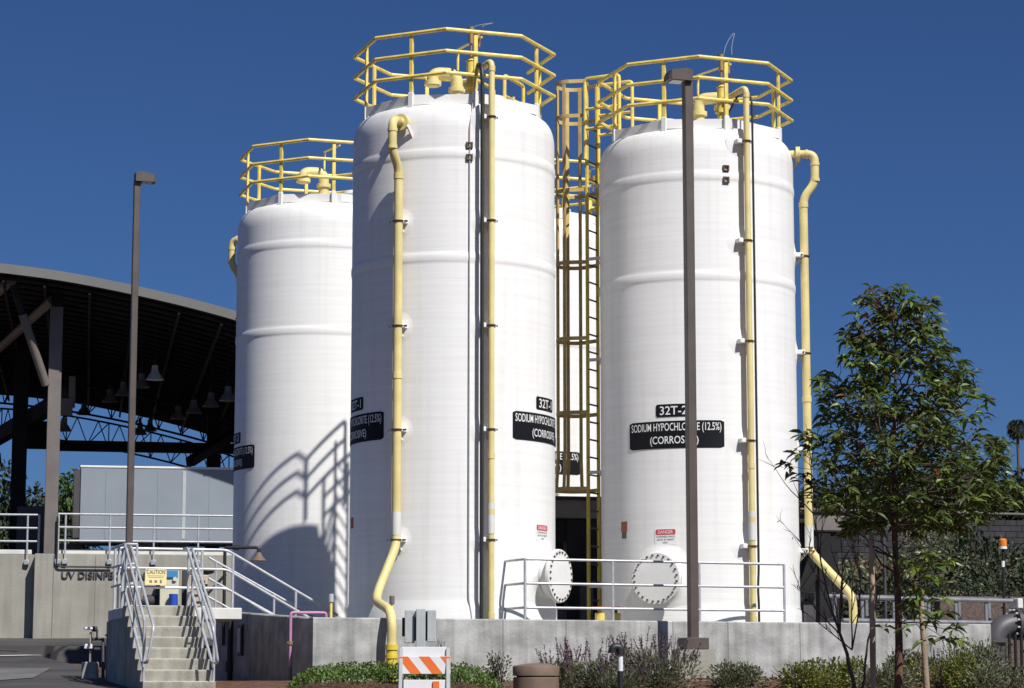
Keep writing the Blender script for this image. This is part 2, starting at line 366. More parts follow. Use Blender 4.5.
    def brackets(phi, rr, zs, r):
        rad = Vector((math.sin(R_(phi)), -math.cos(R_(phi)), 0)); tan = Vector((math.cos(R_(phi)), math.sin(R_(phi)), 0))
        for z in zs:
            q = P(phi, RT - .01, z)
            b = MB(); pr = [(.27, .0005), (.22, .006), (.15, .016), (.10, .03), (.0, .034)]; m_ = 24; vs = []
            for r_, h_ in pr:
                for j in range(m_): t_ = 2 * math.pi * j / m_; vs.append(P(phi - 2 + math.degrees(max(r_, 1e-3) * math.cos(t_) / RT), RT + h_, z + max(r_, 1e-3) * math.sin(t_)))
            b.add(vs, [(i * m_ + j, i * m_ + (j + 1) % m_, (i + 1) * m_ + (j + 1) % m_, (i + 1) * m_ + j) for i in range(len(pr) - 1) for j in range(m_)], True)
            b = b.build('bracket_pad', 'tank', root); pad = b; b = MB()
            b.box(q + rad * (rr - RT) * .5 + tan * .02, (.16, rr - RT + .02, .07), (tan, rad, ZV))
            b.box(q + rad * (rr - RT) * .45 - tan * .13, (.1, rr - RT, .09), (tan, rad, ZV))
            b.beam(q + rad * (rr - RT - .02) , q - ZV * .17 + rad * .02, .03, .05)
            b = b.build('bracket', 'white', pad)
            k = MB().tube([P(phi, rr, z) + (rad * math.cos(t) + tan * math.sin(t)) * (r + .012) for t in [j * math.pi / 8 for j in range(16)]], .016, 6, closed=True)
            k.box(P(phi, rr - .05, z) - tan * .02, (r * 2 + .2, .03, .035), (tan, rad, ZV))
            k.build('clamp', 'strap', pad)
    brackets(riser, RR, cl, .057)
    # black conduit beside the riser
    dp = (4.7 if conduit < 0 else 3.9) * conduit
    q = [P(riser + dp, RR - .03, FLOOR), P(riser + dp, RR - .03, 1.45), P(riser + dp * (1.15 if conduit < 0 else .75), RR, 1.75)] if conduit > 0 else [P(riser + dp, RR - .03, FLOOR)]
    zt = 10.82
    q += [P(riser + dp, RR - .02, 2.1), P(riser + dp, RR - .02, zt), P(riser + dp, RR - .12, zt + .22), P(riser + dp, 1.6, zt + .27), P(riser + dp, 1.1, zt - .12), b0 + ZV * .1 + Vector((.1, -.25, 0))]
    MB().tube(bend(q, .12, 5), (.036 if conduit < 0 else .022), 8).build('conduit', 'black', root)
    if conduit < 0:
        MB().tube(bend([P(riser + dp * 1.9, RT + .03, FLOOR), P(riser + dp * 1.9, RT + .03, 1.2), P(riser + dp * 2.25, RT + .03, 1.5), P(riser + dp * 2.25, RT + .02, 9.9), P(riser + dp * 1.7, RT - .1, 10.4)], .1, 4), .013, 6).build('conduit', 'galv', root)
    # overflow pipe: nozzle, elbow, inward jog, long drop, clamps
    OR = RT + .19; NR = RT + .42
    rad = Vector((math.sin(R_(over)), -math.cos(R_(over)), 0))
    pts = [P(over, RT - .2, oz), P(over, NR, oz), P(over, NR, oz - .56), P(over, OR, oz - .86), P(over, OR, 2.55)]
    if outlet: pts += outlet
    else: pts += [P(over, OR, FLOOR)]
    op = MB().tube(bend(pts[:5], .15, 7) if not outlet else bend(pts[:5], .15, 7)[:-1] + [P(over, OR, 2.72)], .079, 16)
    for p0, p1 in ((P(over, RT + .06, oz), P(over, RT + .14, oz)),): op.cyl(p0, p1, .15, 20)
    op.cyl(P(over, NR - .18, oz), P(over, NR - .13, oz), .092, 16)
    for z in (oz - .2, oz - .51): op.cyl(P(over, NR, z - .03), P(over, NR, z + .03), .09, 16)
    for z in (oz - 1.0, 5.4): op.cyl(P(over, OR, z - .05), P(over, OR, z + .05), .09, 16)
    if outlet: op.tube(bend([P(over, OR, 2.75)] + outlet, .3 if conduit < 0 else .17, 10), .079, 16)
    op = op.build('overflow_pipe', 'pipe', root)
    MB().cyl(P(over, OR, 2.6), P(over, OR, 3.0), .083, 16).build('pipe_label', 'curb', op)
    if outlet:
        e = outlet[-1]; a = Vector((e.x, e.y, .64))
        MB().cyl(a, e, .094, 18).cyl(a - ZV * .05, a + ZV * .04, .11, 18).cyl(a - ZV * .19, a - ZV * .13, .108, 18).build('pipe_sleeve', 'sleeve', op)
    brackets(over, OR, cl[:4], .079)
    MB().beam(P(over + 5, RT - .03, oz - .26), P(over + 4, RT + .13, oz - .07), .03, .07).build('nozzle_gusset', 'white', root)
    # signs
    def plate(phi, z, w, h, m, rho, name, parent, rc=.028):
        n = 28; vs, fs = [], []
        for k in range(n + 1):
            s = -w / 2 + w * k / n; e = w / 2 - abs(s); hh = h / 2
            if e < rc: hh -= rc - math.sqrt(max(0, rc * rc - (rc - e) ** 2))
            a = phi + math.degrees(s / RT)
            for rr in (rho, rho - .004): vs += [P(a, rr, z - hh), P(a, rr, z + hh)]
        for k in range(n):
            a, b = 4 * k, 4 * k + 4; fs += [(a, b, b + 1, a + 1), (a + 3, b + 3, b + 2, a + 2), (a + 1, b + 1, b + 3, a + 3), (a, a + 2, b + 2, b)]
        fs += [(0, 1, 3, 2), (4 * n, 4 * n + 2, 4 * n + 3, 4 * n + 1)]
        mb = MB().add(vs, fs)
        return mb.build(name, m, parent)
    def wrap(vf, phi, ds, z, rho):
        return [P(phi + math.degrees((x + ds) / RT), rho, z + y) for x, y in vf[0]], vf[1]
    for ph in signs:
        a = plate(ph, 4.57 + sdz, 1.87, .505, 'sign', RT + .008, 'name_sign', root)
        MB().add(*wrap(text_fit('SODIUM HYPOCHLORITE (12.5%)', 1.76, .19, .006), ph, 0, 4.69 + sdz, RT + .012)).build('lettering', 'letter', a)
        MB().add(*wrap(text_fit('(CORROSIVE)', .92, .185, .006), ph, 0, 4.45 + sdz, RT + .012)).build('lettering', 'letter', a)
        a = plate(ph, 5.015 + sdz, .68, .235, 'sign', RT + .008, 'number_sign', root)
        MB().add(*wrap(text_fit(number, .52, .16, .008), ph, 0, 5.015 + sdz, RT + .012)).build('lettering', 'letter', a)
    if danger is not None:
        a = plate(danger, 2.70, .42, .30, 'letter', RT + .006, 'danger_sign', root, .02)
        b = plate(danger, 2.785, .38, .1, 'red', RT + .009, 'sign_header', a, .02)
        MB().add(*wrap(text_fit('DANGER', .29, .062, .005), danger, 0, 2.785, RT + .0115)).build('header_lettering', 'letter', a)
        for w_, ww, zz in (('CONFINED SPACE', .36, 2.70), ('ENTRY BY PERMIT', .33, 2.645), ('ONLY', .1, 2.592)):
            MB().add(*wrap(text_fit(w_, ww, .033), danger, 0, zz, RT + .009)).build('sign_print', 'inktext', a)
    # manway
    if manway is not None:
        rad = Vector((math.sin(R_(manway)), -math.cos(R_(manway)), 0)); mz = 1.93; q = P(manway, RT - .06, mz)
        mw = MB().lathe([(.385, -.1), (.385, .34)], 48, q, rad); pr = [(.66, .001), (.58, .012), (.48, .035), (.41, .075), (.384, .13)]; m_ = 48; vs = []
        for r_, h_ in pr:
            for j in range(m_): t_ = 2 * math.pi * j / m_; vs.append(P(manway + math.degrees(math.asin(r_ * math.cos(t_) / RT)), RT + h_, mz + r_ * math.sin(t_)))
        mw.add(vs, [(i * m_ + j, i * m_ + (j + 1) % m_, (i + 1) * m_ + (j + 1) % m_, (i + 1) * m_ + j) for i in range(len(pr) - 1) for j in range(m_)], True)
        mw = mw.build('manway', 'tank', root)
        MB().lathe([(.36, .325), (.475, .325), (.475, .335), (.475, .365), (.47, .37), (.36, .37)], 56, q, rad).build('flange', 'white', mw)
        MB().lathe([(0, .395), (.33, .395), (.465, .39), (.47, .385), (.47, .372), (.37, .372)], 56, q, rad).build('cover', 'white', mw)
        tan = Vector((math.cos(R_(manway)), math.sin(R_(manway)), 0))
        for k in range(24):
            t = 2 * math.pi * (k + .5) / 24; p = q + (tan * math.cos(t) + ZV * math.sin(t)) * .418
            MB().cyl(p + rad * .36, p + rad * .415, .019, 8).build('bolt', 'strap', mw)
    # caged ladder
    if ladder is not None:
        ph = ladder; rad = Vector((math.sin(R_(ph)), -math.cos(R_(ph)), 0)); tan = Vector((math.cos(R_(ph)), math.sin(R_(ph)), 0))
        lc = lambda z, o=0., r=0.: Vector((c.x, c.y, z)) + rad * (2.24 + r) + tan * o
        lad = MB()
        for o in (-.23, .23): lad.box(lc(6.32, o), (.075, .05, 11.1), (tan, rad, ZV))
        lad = lad.build('caged_ladder', 'cagebeam', root)
        z = 1.3
        while z < 11.3:
            MB().cyl(lc(z, -.23), lc(z, .23), .018, 8).build('rung', 'strap', lad); z += .345
        def hoop(zz, r=.36, m='cage'):
            h = MB(); n = 18; pr = None
            for k in range(n + 1):
                t = math.pi * (-.06 + 1.12 * k / n)
                p = lc(zz, -math.cos(t) * r, .42 + math.sin(t) * (r - .02) if math.sin(t) > 0 else .42 + math.sin(t) * .5)
                if pr is not None: h.beam(pr, p, .014, .075)
                pr = p
            for o in (-1, 1): h.beam(lc(zz, o * .23, 0), lc(zz, o * r, .40), .014, .075)
            h.build('cage_hoop', m, lad)
        for zz in (3.79, 5.28, 6.74, 8.25, 9.70, 11.2, 11.9): hoop(zz, .42 if zz < 4 else .36)
        for k in range(5):
            t = math.pi * (.02 + .96 * k / 4); co, si = -math.cos(t), math.sin(t)
            MB().beam(lc(3.76, co * .40, .42 + si * .38), lc(4.4, co * .355, .42 + si * .335), .07, .014, tuple(rad * si + tan * co)).beam(
                lc(4.4, co * .355, .42 + si * .335), lc(11.93, co * .355, .42 + si * .335), .07, .014, tuple(rad * si + tan * co)).build('cage_strap', 'cage', lad)
        for zz in (1.9, 4.1, 6.3, 8.3, 9.75):
            s2 = MB()
            for o in (-.23, .23): s2.beam(lc(zz, o, 0), lc(zz, o, -.42), .06, .06)
            s2.build('standoff', 'white', lad)
        for o in (-.3, .3):
            w = MB().tube(bend([lc(10.3, o, 0), lc(11.92, o, 0), lc(11.92, o, -.75), lc(10.45, o, -.75)], .08, 4), .035, 8)
            w.tube([lc(11.3, o, 0), lc(11.3, o, -.75)], .03, 8); w.tube([lc(10.9, o, 0), lc(10.9, o, -.75)], .03, 8)
            w.build('grab_rail', 'rail', lad)
    return root, P

T1 = (-1.082, 43.7); T2 = (3.565, 45.6); T3 = (-4.22, 52.5); T4 = (.465, 54.3)
# outlet of the front tank's overflow: slants along the wall, crosses over it and sweeps into the ground
A1 = W(397, 541, 41.9)
o1 = [W(396.5, 545, 41.86), W(374.5, 600, 41.25), W(392, 612, 40.05), W(390, 690, 39.75)]
o1[3].x, o1[3].y = o1[2].x, o1[2].y
t1, P1 = tank(T1, '32T-1', 20.6, -27, [64.4, -68], 62, 60, 'white tank nearest the camera, with a cream pipe slanting down over the concrete wall', octa=-3, vent_at=(.05, .1), gate=3, outlet=o1)
o2 = [W(809, 550, 45.5), W(853, 597, 44.9), W(854, 622, 44.9)]
o2[2].x, o2[2].y = o2[1].x, o2[1].y; o2[2].z = FLOOR
t2, P2 = tank(T2, '32T-2', 23.3, 84, [-18.7], -26, -24, 'white tank behind the dark lamp post with a yellow caged ladder on its left', octa=-2, vent_dir=1, vent_at=(.08, .1), ladder=-118, conduit=1, outlet=o2, oz=10.17)
t3, P3 = tank(T3, '32T-3', 115, -113, [-72], None, None, 'white tank at the far left beside the curved canopy roof, partly behind the nearest tank', octa=-5, vent_at=(.02, 0), sdz=.3)
t4, P4 = tank(T4, '32T-4', 110, 160, [5], None, None, 'white tank at the back, seen only through the gap between two tanks', octa=-4, vent_at=(0, .2), sdz=.28)
d = MB(); ph = -52.5; tan = Vector((math.cos(R_(ph)), math.sin(R_(ph)), 0)); rad = Vector((math.sin(R_(ph)), -math.cos(R_(ph)), 0))
MB().box(P2(ph, RT + .004, 2.92), (.17, .012, .19), (tan, rad, ZV)).build('warning_label', 'rust', t2)
MB().box(P2(ph, RT + .004, 2.76), (.13, .012, .12), (tan, rad, ZV)).build('warning_label', 'column', t2)
ph = -73; tan = Vector((math.cos(R_(ph)), math.sin(R_(ph)), 0)); rad = Vector((math.sin(R_(ph)), -math.cos(R_(ph)), 0))
MB().box(P1(ph, RT + .004, 2.9), (.15, .012, .19), (tan, rad, ZV)).build('warning_label', 'rust', t1)
for tk, P, ph0 in ((t1, P1, 9.9), (t2, P2, 12.8)):       # little square lugs either side of the top seam
    for z in (9.54, 9.32):
        tan = Vector((math.cos(R_(ph0)), math.sin(R_(ph0)), 0)); rad = Vector((math.sin(R_(ph0)), -math.cos(R_(ph0)), 0)); q = P(ph0, RT + .015, z)
        l = MB()
        for dx, dz, w, h in ((-.045, 0, .03, .12), (.045, 0, .03, .12), (0, .045, .06, .03), (0, -.045, .06, .03)): l.box(q + tan * dx + ZV * dz, (w, .05, h), (tan, rad, ZV))
        l.build('lug', 'strap', tk)

# ------------------------------------------------------------------ containment wall, floor, wall railing
c1 = Vector((T1[0], T1[1], 0)); WP = c1 - V * 2.75
def on_wall(px, dist=0.):
    """point of the wall's front line seen at column px, moved dist towards the camera along the wall's normal"""
    P0 = WP - V * dist; k = (px - CX) / F * .993
    s = (k * P0.y - P0.x) / (U.x - k * U.y); return P0 + U * s
CORN = on_wall(313); ENDW = on_wall(991)
th = .26
cw = thing('containment_wall', 'long grey board-marked concrete wall standing in front of the white tanks', 'wall', CORN)
def wallseg(a, b, z0, z1a, z1b, name, par, inward, m='conc'):
    n = 24; vs, fs = [], []
    for k in range(n + 1):
        p = a.lerp(b, k / n); z1 = z1a + (z1b - z1a) * k / n; q = p + inward * th
        vs += [p + ZV * z0, p + ZV * (z1 - .02), p + inward * .02 + ZV * z1, q - inward * .02 + ZV * z1, q + ZV * (z1 - .02), q + ZV * z0]
    for k in range(n):
        o = 6 * k
        for j in range(5): fs.append((o + j, o + j + 6, o + j + 7, o + j + 1))
    fs += [tuple(range(6)), tuple(range(6 * n + 5, 6 * n - 1, -1))]
    return MB().add([Vector((p.x, p.y, p.z)) for p in vs], fs).build(name, m, par)
flat = lambda p: Vector((p.x, p.y, 0))
wallseg(flat(CORN), flat(ENDW), -.6, WTOP, WTOP, 'front_wall', cw, V)
SIDE = flat(CORN) + V * 6.6
wallseg(SIDE, flat(CORN) + V * .262, -.8, 1.42, WTOP, 'side_wall', cw, U)
wallseg(flat(ENDW) + V * 12, flat(ENDW) + V * .262, -.6, WTOP, WTOP, 'end_wall', cw, -U)
for px in (503, 566, 673, 728, 800, 925):
    p = flat(on_wall(px)); MB().box(p - V * .001 + ZV * .3, (.012, .006, 1.63), (U, V, ZV)).build('control_joint', 'column', cw)
fl = MB(); a, b, c_, d_ = flat(CORN) + U * .27 + V * .27, flat(ENDW) - U * .27 + V * .27, flat(ENDW) - U * .27 + V * 12, flat(CORN) + U * .27 + V * 12
fl.prism([(p.x, p.y) for p in (a, b, c_, d_)], .1, FLOOR); tag(fl.build('containment_floor', 'slab'), kind='structure')

def railing(name, label, path, heights, posts, m='galv', r=.024, group=None, plates=False, base=None, cat='railing'):
    """path: floor points; heights of rails above; posts: distances are indices of path"""
    root = thing(name, label, cat, path[0], group)
    for i, h in enumerate(heights):
        MB().tube(bend([p + ZV * h for p in path], .07, 4), r, 10).build('rail', m, root)
    for p in posts:
        mb = MB().cyl(p + ZV * (base or 0), p + ZV * heights[0], r, 10)
        if plates: mb.box(p + ZV * ((base or 0) + .06), (.13, .13, .02))
        mb.build('post', m, root)
    return root
wm = lambda px: (lambda q: Vector((q.x, q.y, WTOP)))(on_wall(px, -.13))
a, b = wm(525), wm(785)
railing('guardrail', 'galvanized three-rail railing along the top of the wall before the manways', [a + V * 1.15 - U * .1, a, b], [1.035, .62, .205],
        [a + V * .85 - U * .075, a, wm(613), wm(700), b], plates=False)

# little valves on the containment floor
for px, py, Y, lab in ((331, 602, 41.5, 'small grey-capped valve behind the wall left of the slanting cream pipe'), (392, 604, 41.6, 'small dark-capped valve behind the wall right of the slanting cream pipe')):
    p = W(px, py, Y); t = thing('sampling_valve', lab, 'valve', (p.x, p.y, FLOOR))
    MB().cyl((p.x, p.y, FLOOR), (p.x, p.y, p.z), .026, 10).build('stem', 'rail', t); MB().cyl((p.x, p.y, p.z), (p.x, p.y, p.z + .14), .045, 12).build('cap', 'box' if px < 350 else 'column', t)
for px, lab in ((600, 'yellow valve with red handwheel low behind the railing, left one'), (616, 'yellow valve with red handwheel low behind the railing, next to the tank')):
    p = W(px, 613, 43.3); t = thing('handwheel_valve', lab, 'valve', (p.x, p.y, FLOOR))
    MB().cyl((p.x, p.y, FLOOR), (p.x, p.y, p.z), .09, 14).build('valve_body', 'rail', t); MB().cyl((p.x, p.y, p.z), (p.x, p.y, p.z + .08), .03, 8).build('stem', 'strap', t)
    MB().lathe([(.15, 0), (.17, .015), (.15, .03), (.13, .015), (.15, 0)], 20, (p.x, p.y, p.z + .08)).box((p.x, p.y, p.z + .095), (.28, .03, .02)).build('handwheel', 'valve', t)

# ------------------------------------------------------------------ steel shade structures behind the front tanks
def shade(px0, px1, Y, ytop, label, posts, right=False):
    a, b = W(px0, ytop, Y), W(px1, ytop, Y); t = thing('steel_canopy', label, 'canopy', (a.x, a.y, FLOOR))
    dv = (b - a); dv.z = 0; L = dv.length; u = Vector((math.cos(R_(12)), math.sin(R_(12)), 0)); v = Vector((-u.y, u.x, 0)); z = a.z
    p0, p1 = Vector((a.x, a.y, z)), Vector((a.x, a.y, z)) + u * L
    MB().beam(p0 - ZV * .19, p1 - ZV * .19, .09, .38).build('fascia_beam', 'column', t)
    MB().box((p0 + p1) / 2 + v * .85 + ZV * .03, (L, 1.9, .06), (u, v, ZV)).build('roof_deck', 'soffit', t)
    MB().beam(p0 + v * .12 - ZV * .62, p1 + v * .12 - ZV * .62, .12, .44).build('lower_beam', 'steel', t)
    for f in posts:
        q = p0 + u * L * f + v * .15
        MB().box((q.x, q.y, (z - .4 + FLOOR) / 2), (.28, .28, z - .4 - FLOOR), (u, v, ZV)).build('post', 'steel', t)
        MB().beam(q - ZV * 1.05, q - ZV * 2.1 - u * .75, .16, .16).build('knee_brace', 'steel', t)
    bx = (p0 + p1) / 2 + v * 1.55 + u * L * .22
    MB().box((bx.x, bx.y, (z - .1 + FLOOR) / 2), (L * 1.5, .1, z - .1 - FLOOR), (u, v, ZV)).build('back_panel', 'steel', t)  # panel and brace near black: shade under the roof put into their colour
    for k, f in enumerate((.25, .6, .85)):
        q = p0 + u * L * f + v * 1.2; h = (1.1, .8, 1.3)[k]
        MB().box((q.x, q.y, FLOOR + h / 2), (.5, .4, h), (u, v, ZV)).build('pump_cabinet', 'grp', t)
    return t
shade(538, 604, 48.6, 499, 'dark steel shade roof with knee braces between the two front tanks', (.55,))
shade(808, 846, 52.0, 513, 'dark steel shade roof beside the right tank, behind the bare shrub', (.45,))

# ------------------------------------------------------------------ lamp posts
def lamp(px, Y, ytop, zbase, side, label, w=.15, ped=None, hw=.27):
    top = W(px, ytop, Y); x, y = top.x, Y
    t = thing('lamp_post', label, 'lamp post', (x, y, zbase), 'bronze lamp posts')
    u = Vector((math.cos(R_(18)), math.sin(R_(18)), 0)); v = Vector((-u.y, u.x, 0))
    MB().box((x, y, (zbase + top.z) / 2), (w, w, top.z - zbase), (u, v, ZV)).build('pole', 'pole', t)
    MB().box((x, y, zbase + .1), (.42, .42, .2), (u, v, ZV)).build('base_cover', 'pole', t)
    hd = u * side
    c = Vector((x, y, top.z + .06)) + hd * .13
    vs = []
    for s, hh, ww in ((-.13, .17, .15), (-.02, .20, .16), (hw, .15, .16), (hw + .05, .05, .13)):
        p = c + hd * (s - .05)
        vs += [p + v * ww * k1 + ZV * (zz) for k1, zz in ((-1, -.085), (1, -.085), (1, hh - .06), (-1, hh - .06))]
    fs = [(0, 1, 2, 3), (15, 14, 13, 12)]
    for k in range(3):
        for j in range(4): fs.append((4 * k + j, 4 * k + 4 + j, 4 * k + 4 + (j + 1) % 4, 4 * k + (j + 1) % 4))
    hp = MB().add(vs, fs).build('lamp_head', 'pole', t)
    MB().box(c + hd * .08 - ZV * .09, (.22, .25, .014), (u, v, ZV)).build('lens', 'lens', hp)
    return t, x, y
z1 = .62
pt = W(690, 640, 41.15)
t, lx, ly = lamp(687.3, 41.5, 81, z1, -1, 'tall dark bronze lamp post on a concrete pedestal in front of the wall', w=.16)
ped = MB().prism([(lx - .32 + .06, ly - .3), (lx + .36, ly - .2), (lx + .3, ly + .36), (lx - .36, ly + .28)], -.9, z1 - .002); ped.build('pedestal', 'conc2', t)
lamp(137.2, 52, 181, .35, 1, 'tall dark bronze lamp post rising behind the concrete stairs', w=.14)

# ------------------------------------------------------------------ concrete stairs, landing and their railings
BE = R_(18); SU = Vector((math.cos(BE), math.sin(BE), 0)); SV = Vector((-math.sin(BE), math.cos(BE), 0))
S0 = W(142.5, 698, 38.9); S0 = Vector((S0.x, S0.y, 0)); SW = 1.18; RI, TR, NS = .182, .28, 8; SB = 1.345 - RI * NS
st = thing('concrete_stairs', 'concrete stairs of eight steps rising to a landing by the containment wall', 'stairs', S0 + ZV * SB)
prof = [(0, SB - .5)]
for k in range(NS): prof += [(k * TR, SB + k * RI), (k * TR - .02, SB + (k + 1) * RI - .03), (k * TR - .02, SB + (k + 1) * RI)]
prof += [(NS * TR + .02, 1.345), (NS * TR + .02, SB - .5)]
vs = [S0 + SV * d + ZV * z for d, z in prof] + [S0 + SU * SW + SV * d + ZV * z for d, z in prof]; n = len(prof)
MB().add(vs, [(i, i + n, (i + 1) % n + n, (i + 1) % n) for i in range(n)] + [tuple(range(n)), tuple(range(2 * n - 1, n - 1, -1))]).build('steps', 'step', st)
for k in range(NS):
    p = S0 + SU * (SW / 2) + SV * (k * TR + .02) + ZV * (SB + (k + 1) * RI + .004)
    MB().box(p, (SW - .04, .05, .008), (SU, SV, ZV)).build('nosing', 'curb', st)
L0 = S0 + SV * (NS * TR + .022)
lc_ = L0 + SU * 1.05 + SV * .95
MB().box(Vector((lc_.x, lc_.y, 1.345 - .11)), (2.02, 1.9, .2), (SU, SV, ZV)).build('landing', 'curb', st)
q = L0 + SU * (SW / 2) + SV * .9; MB().box(Vector((q.x, q.y, .33)), (SW, 1.78, 1.6), (SU, SV, ZV)).build('landing_base', 'conc', st)

def stair_rail(off, label, inner):
    a = S0 + SU * off; pa_ = a + SV * .08 + ZV * (SB + RI); pb = a + SV * (NS * TR - .1) + ZV * (1.345)
    root = thing('stair_railing', label, 'railing', pa_, 'galvanized railings of the concrete stairs')
    ext = pb + SV * .35
    for h in (.98, .6, .24):
        low = pa_ + ZV * h
        pts = [low - ZV * .02, pb + ZV * h, ext + ZV * h]
        MB().tube(bend(pts, .06, 4), .025, 10).build('rail', 'galv', root)
    hp = pa_ - SV * .32 + ZV * .86 + SU * inner * .09; q2 = pb + ZV * 1.0 + SU * inner * .09
    MB().tube(bend([pa_ + ZV * .30 - SV * .1, pa_ - SV * .36 + ZV * .30, hp + ZV * .0 - SV * .04, q2, ext + ZV * 1.0 + SU * inner * .09], .09, 5), .024, 10).build('handrail', 'galv', root)
    for f in (0.0, .5, .98):
        p = pa_.lerp(pb, f); MB().cyl(p - ZV * .1, p + ZV * .98, .025, 10).build('post', 'galv', root)
    MB().cyl(ext - ZV * .02, ext + ZV * .98, .025, 10).build('post', 'galv', root)
    for f in (.25, .75):
        p = pa_.lerp(pb, f) + ZV * .9; MB().tube([p, p + SU * inner * .09], .01, 6).build('handrail_bracket', 'galv', root)
stair_rail(.02, 'galvanized railing down the left side of the concrete stairs', 1)
stair_rail(SW - .02, 'galvanized railing down the right side of the concrete stairs', -1)
lz = lambda d, e: L0 + SU * d + SV * e + ZV * 1.345
# railing round the landing and down the inner steps into the tank yard
r0, r1 = lz(.09, .45), lz(.09, 1.85)
railing('landing_railing', 'short galvanized railing at the left end of the stair landing', [lz(.3, .42), r0, r1], [1.08, .74, .40], [lz(.29, .42), r0, lz(.09, 1.1)], r=.024, base=-.24)
r1, r2 = lz(.12, 1.87), lz(2.15, 1.87); D = 2.1; down = r2 + U * D - ZV * 1.15
far = thing('landing_railing', 'galvanized railing behind the yellow caution sign, running down right into the tank yard', 'railing', r1)
for h in (1.09, .74, .40):
    MB().tube(bend([r1 + ZV * h, r2 + ZV * h, down + ZV * h], .1, 5), .025, 10).build('rail', 'galv', far)
for p in (r1 + SU * .02, r1.lerp(r2, .78), r2 + U * .12 - ZV * .07, r2.lerp(down, .62)): MB().cyl(p - ZV * .02, p + ZV * 1.08, .025, 10).build('post', 'galv', far)
b2 = thing('inner_stair_railing', 'shaded galvanized railing on the far side of the steps into the tank yard', 'railing', r2 + V * .95)
for h in (1.0, .62, .28): MB().tube([r2 + V * .95 - U * .1 + ZV * h, down + V * .95 + ZV * h], .022, 8).build('rail', 'galv', b2)
for f in (.02, .55, .95): p = r2.lerp(down, f) + V * .95; MB().cyl(p, p + ZV * .98, .022, 8).build('post', 'galv', b2)
ins = MB()
for k in range(4): ins.box(r2 + U * (1.25 + .3 * k) + V * .5 - ZV * (.15 + .17 * k + .3), (.32, .98, .6), (U, V, ZV))
tag(ins.build('inner_steps', 'step', at=r2), 'low concrete steps leading from the landing down towards the tanks', 'steps')
# caution sign on that railing
yy_ = r1.y
for _ in range(6): w_ = W(155.8, 577, yy_); yy_ = (r1 + SU * (w_ - r1).dot(SU)).y - .07
cs = W(155.8, 577, yy_); s_ = thing('caution_sign', 'pale yellow caution sign hung on the landing railing', 'sign', cs)
MB().box(cs, (.385, .012, .285), (SU, SV, ZV)).build('sign_board', 'caution', s_)
f_ = cs - SV * .0075
def flat_text(vf, o, ux, uz): return [o + ux * x + uz * y for x, y in vf[0]], vf[1]
MB().add(*flat_text(text_fit('CAUTION', .33, .075, .012), f_ + ZV * .09, SU, ZV)).build('lettering', 'inktext', s_)
ln = MB()
for z, w in ((.02, .30), (-.01, .26)): ln.box(f_ + ZV * z, (w, .003, .006), (SU, SV, ZV))
for x in (-.09, 0): ln.box(f_ - ZV * .08 + SU * x, (.05, .003, .045), (SU, SV, ZV))
ln.box(f_ - ZV * .08 + SU * .09, (.035, .003, .06), (SU, SV, ZV)); ln.build('small_print', 'column', s_)
for x in (-.17, .17): MB().cyl(f_ + SU * x + ZV * .13 - SV * .004, f_ + SU * x + ZV * .13 + SV * .05, .02, 8).build('bolt', 'galv', s_)

# safety shower, eyewash board, cabinets behind the landing
Yb = 45.3; g = lambda px, py, Y=Yb: W(px, py, Y)
p = g(224, 606); sh = thing('emergency_shower', 'black emergency shower pole with an arm and bell-shaped head over the tank yard', 'shower', (p.x, p.y, FLOOR))
tp = g(224, 547.5); e = g(259, 547.5)
MB().tube(bend([(p.x, p.y, FLOOR), (p.x, p.y, tp.z), (e.x, e.y - .02, tp.z), (e.x, e.y - .02, tp.z - .14)], .05, 4), .032, 10).cyl(tp + (e - tp) * .35 - Vector((.05, 0, 0)), tp + (e - tp) * .35 + Vector((.05, 0, 0)), .05, 10).build('shower_pipe', 'black', sh)
MB().lathe([(.03, .16), (.05, .13), (.1, .05), (.135, .02), (.14, 0), (0, 0.01)], 20, (e.x, e.y - .02, tp.z - .25)).build('shower_head', 'bin', sh)  # darker brown puts the shade on the head into its colour
MB().lathe([(.02, .06), (.14, .09), (.16, .13), (.15, .14)], 18, g(206, 578)).tube([g(206, 584), g(206, 604)], .03).build('eyewash_bowl', 'black', sh)
MB().beam(g(200, 602), g(226, 574), .05, .05).build('eyewash_lever', 'black', sh)
def cabinet(px0, px1, py0, py1, Y, m, label, name='equipment_cabinet', dep=.3, cat='cabinet'):
    a, b = g(px0, py0, Y), g(px1, py1, Y); z0 = min(b.z, 1.35)
    t = thing(name, label, cat, ((a.x + b.x) / 2, Y, z0))
    MB().box(((a.x + b.x) / 2, Y + dep / 2, (a.z + b.z) / 2), (abs(b.x - a.x), dep, abs(a.z - b.z)), bev=.012).build('body', m, t)
    return t, a, b
t, a, b = cabinet(160, 178, 571, 606, Yb + .4, 'cream', 'cream and blue eyewash board standing behind the caution sign', 'eyewash_board', .1, 'board')
MB().box(((a.x + b.x) / 2, Yb + .38, a.z - .06), (abs(b.x - a.x) - .02, .03, .13)).build('header_panel', 'teal', t)
MB().cyl(g(173.5, 594, Yb + .3), g(173.5, 606, Yb + .3), .085, 14).build('bottle', 'blueplast', t)
MB().cyl(g(175, 579, Yb + .37), g(175, 579, Yb + .36), .04, 14).build('round_mark', 'curb', t)
t, a, b = cabinet(189.5, 207, 575, 607, Yb + .6, 'beige', 'beige instrument cabinet with dark slots right of the eyewash board')
for k in range(4): MB().box(((a.x + b.x) / 2 + .02, Yb + .592, a.z - .12 - .13 * k), (.22, .02, .03)).build('slot', 'trim', t)
t, a, b = cabinet(141, 160, 582, 607, Yb + .8, 'conc2', 'low concrete pump base with a dark pump left of the eyewash board', 'pump_base', .4, 'pump')
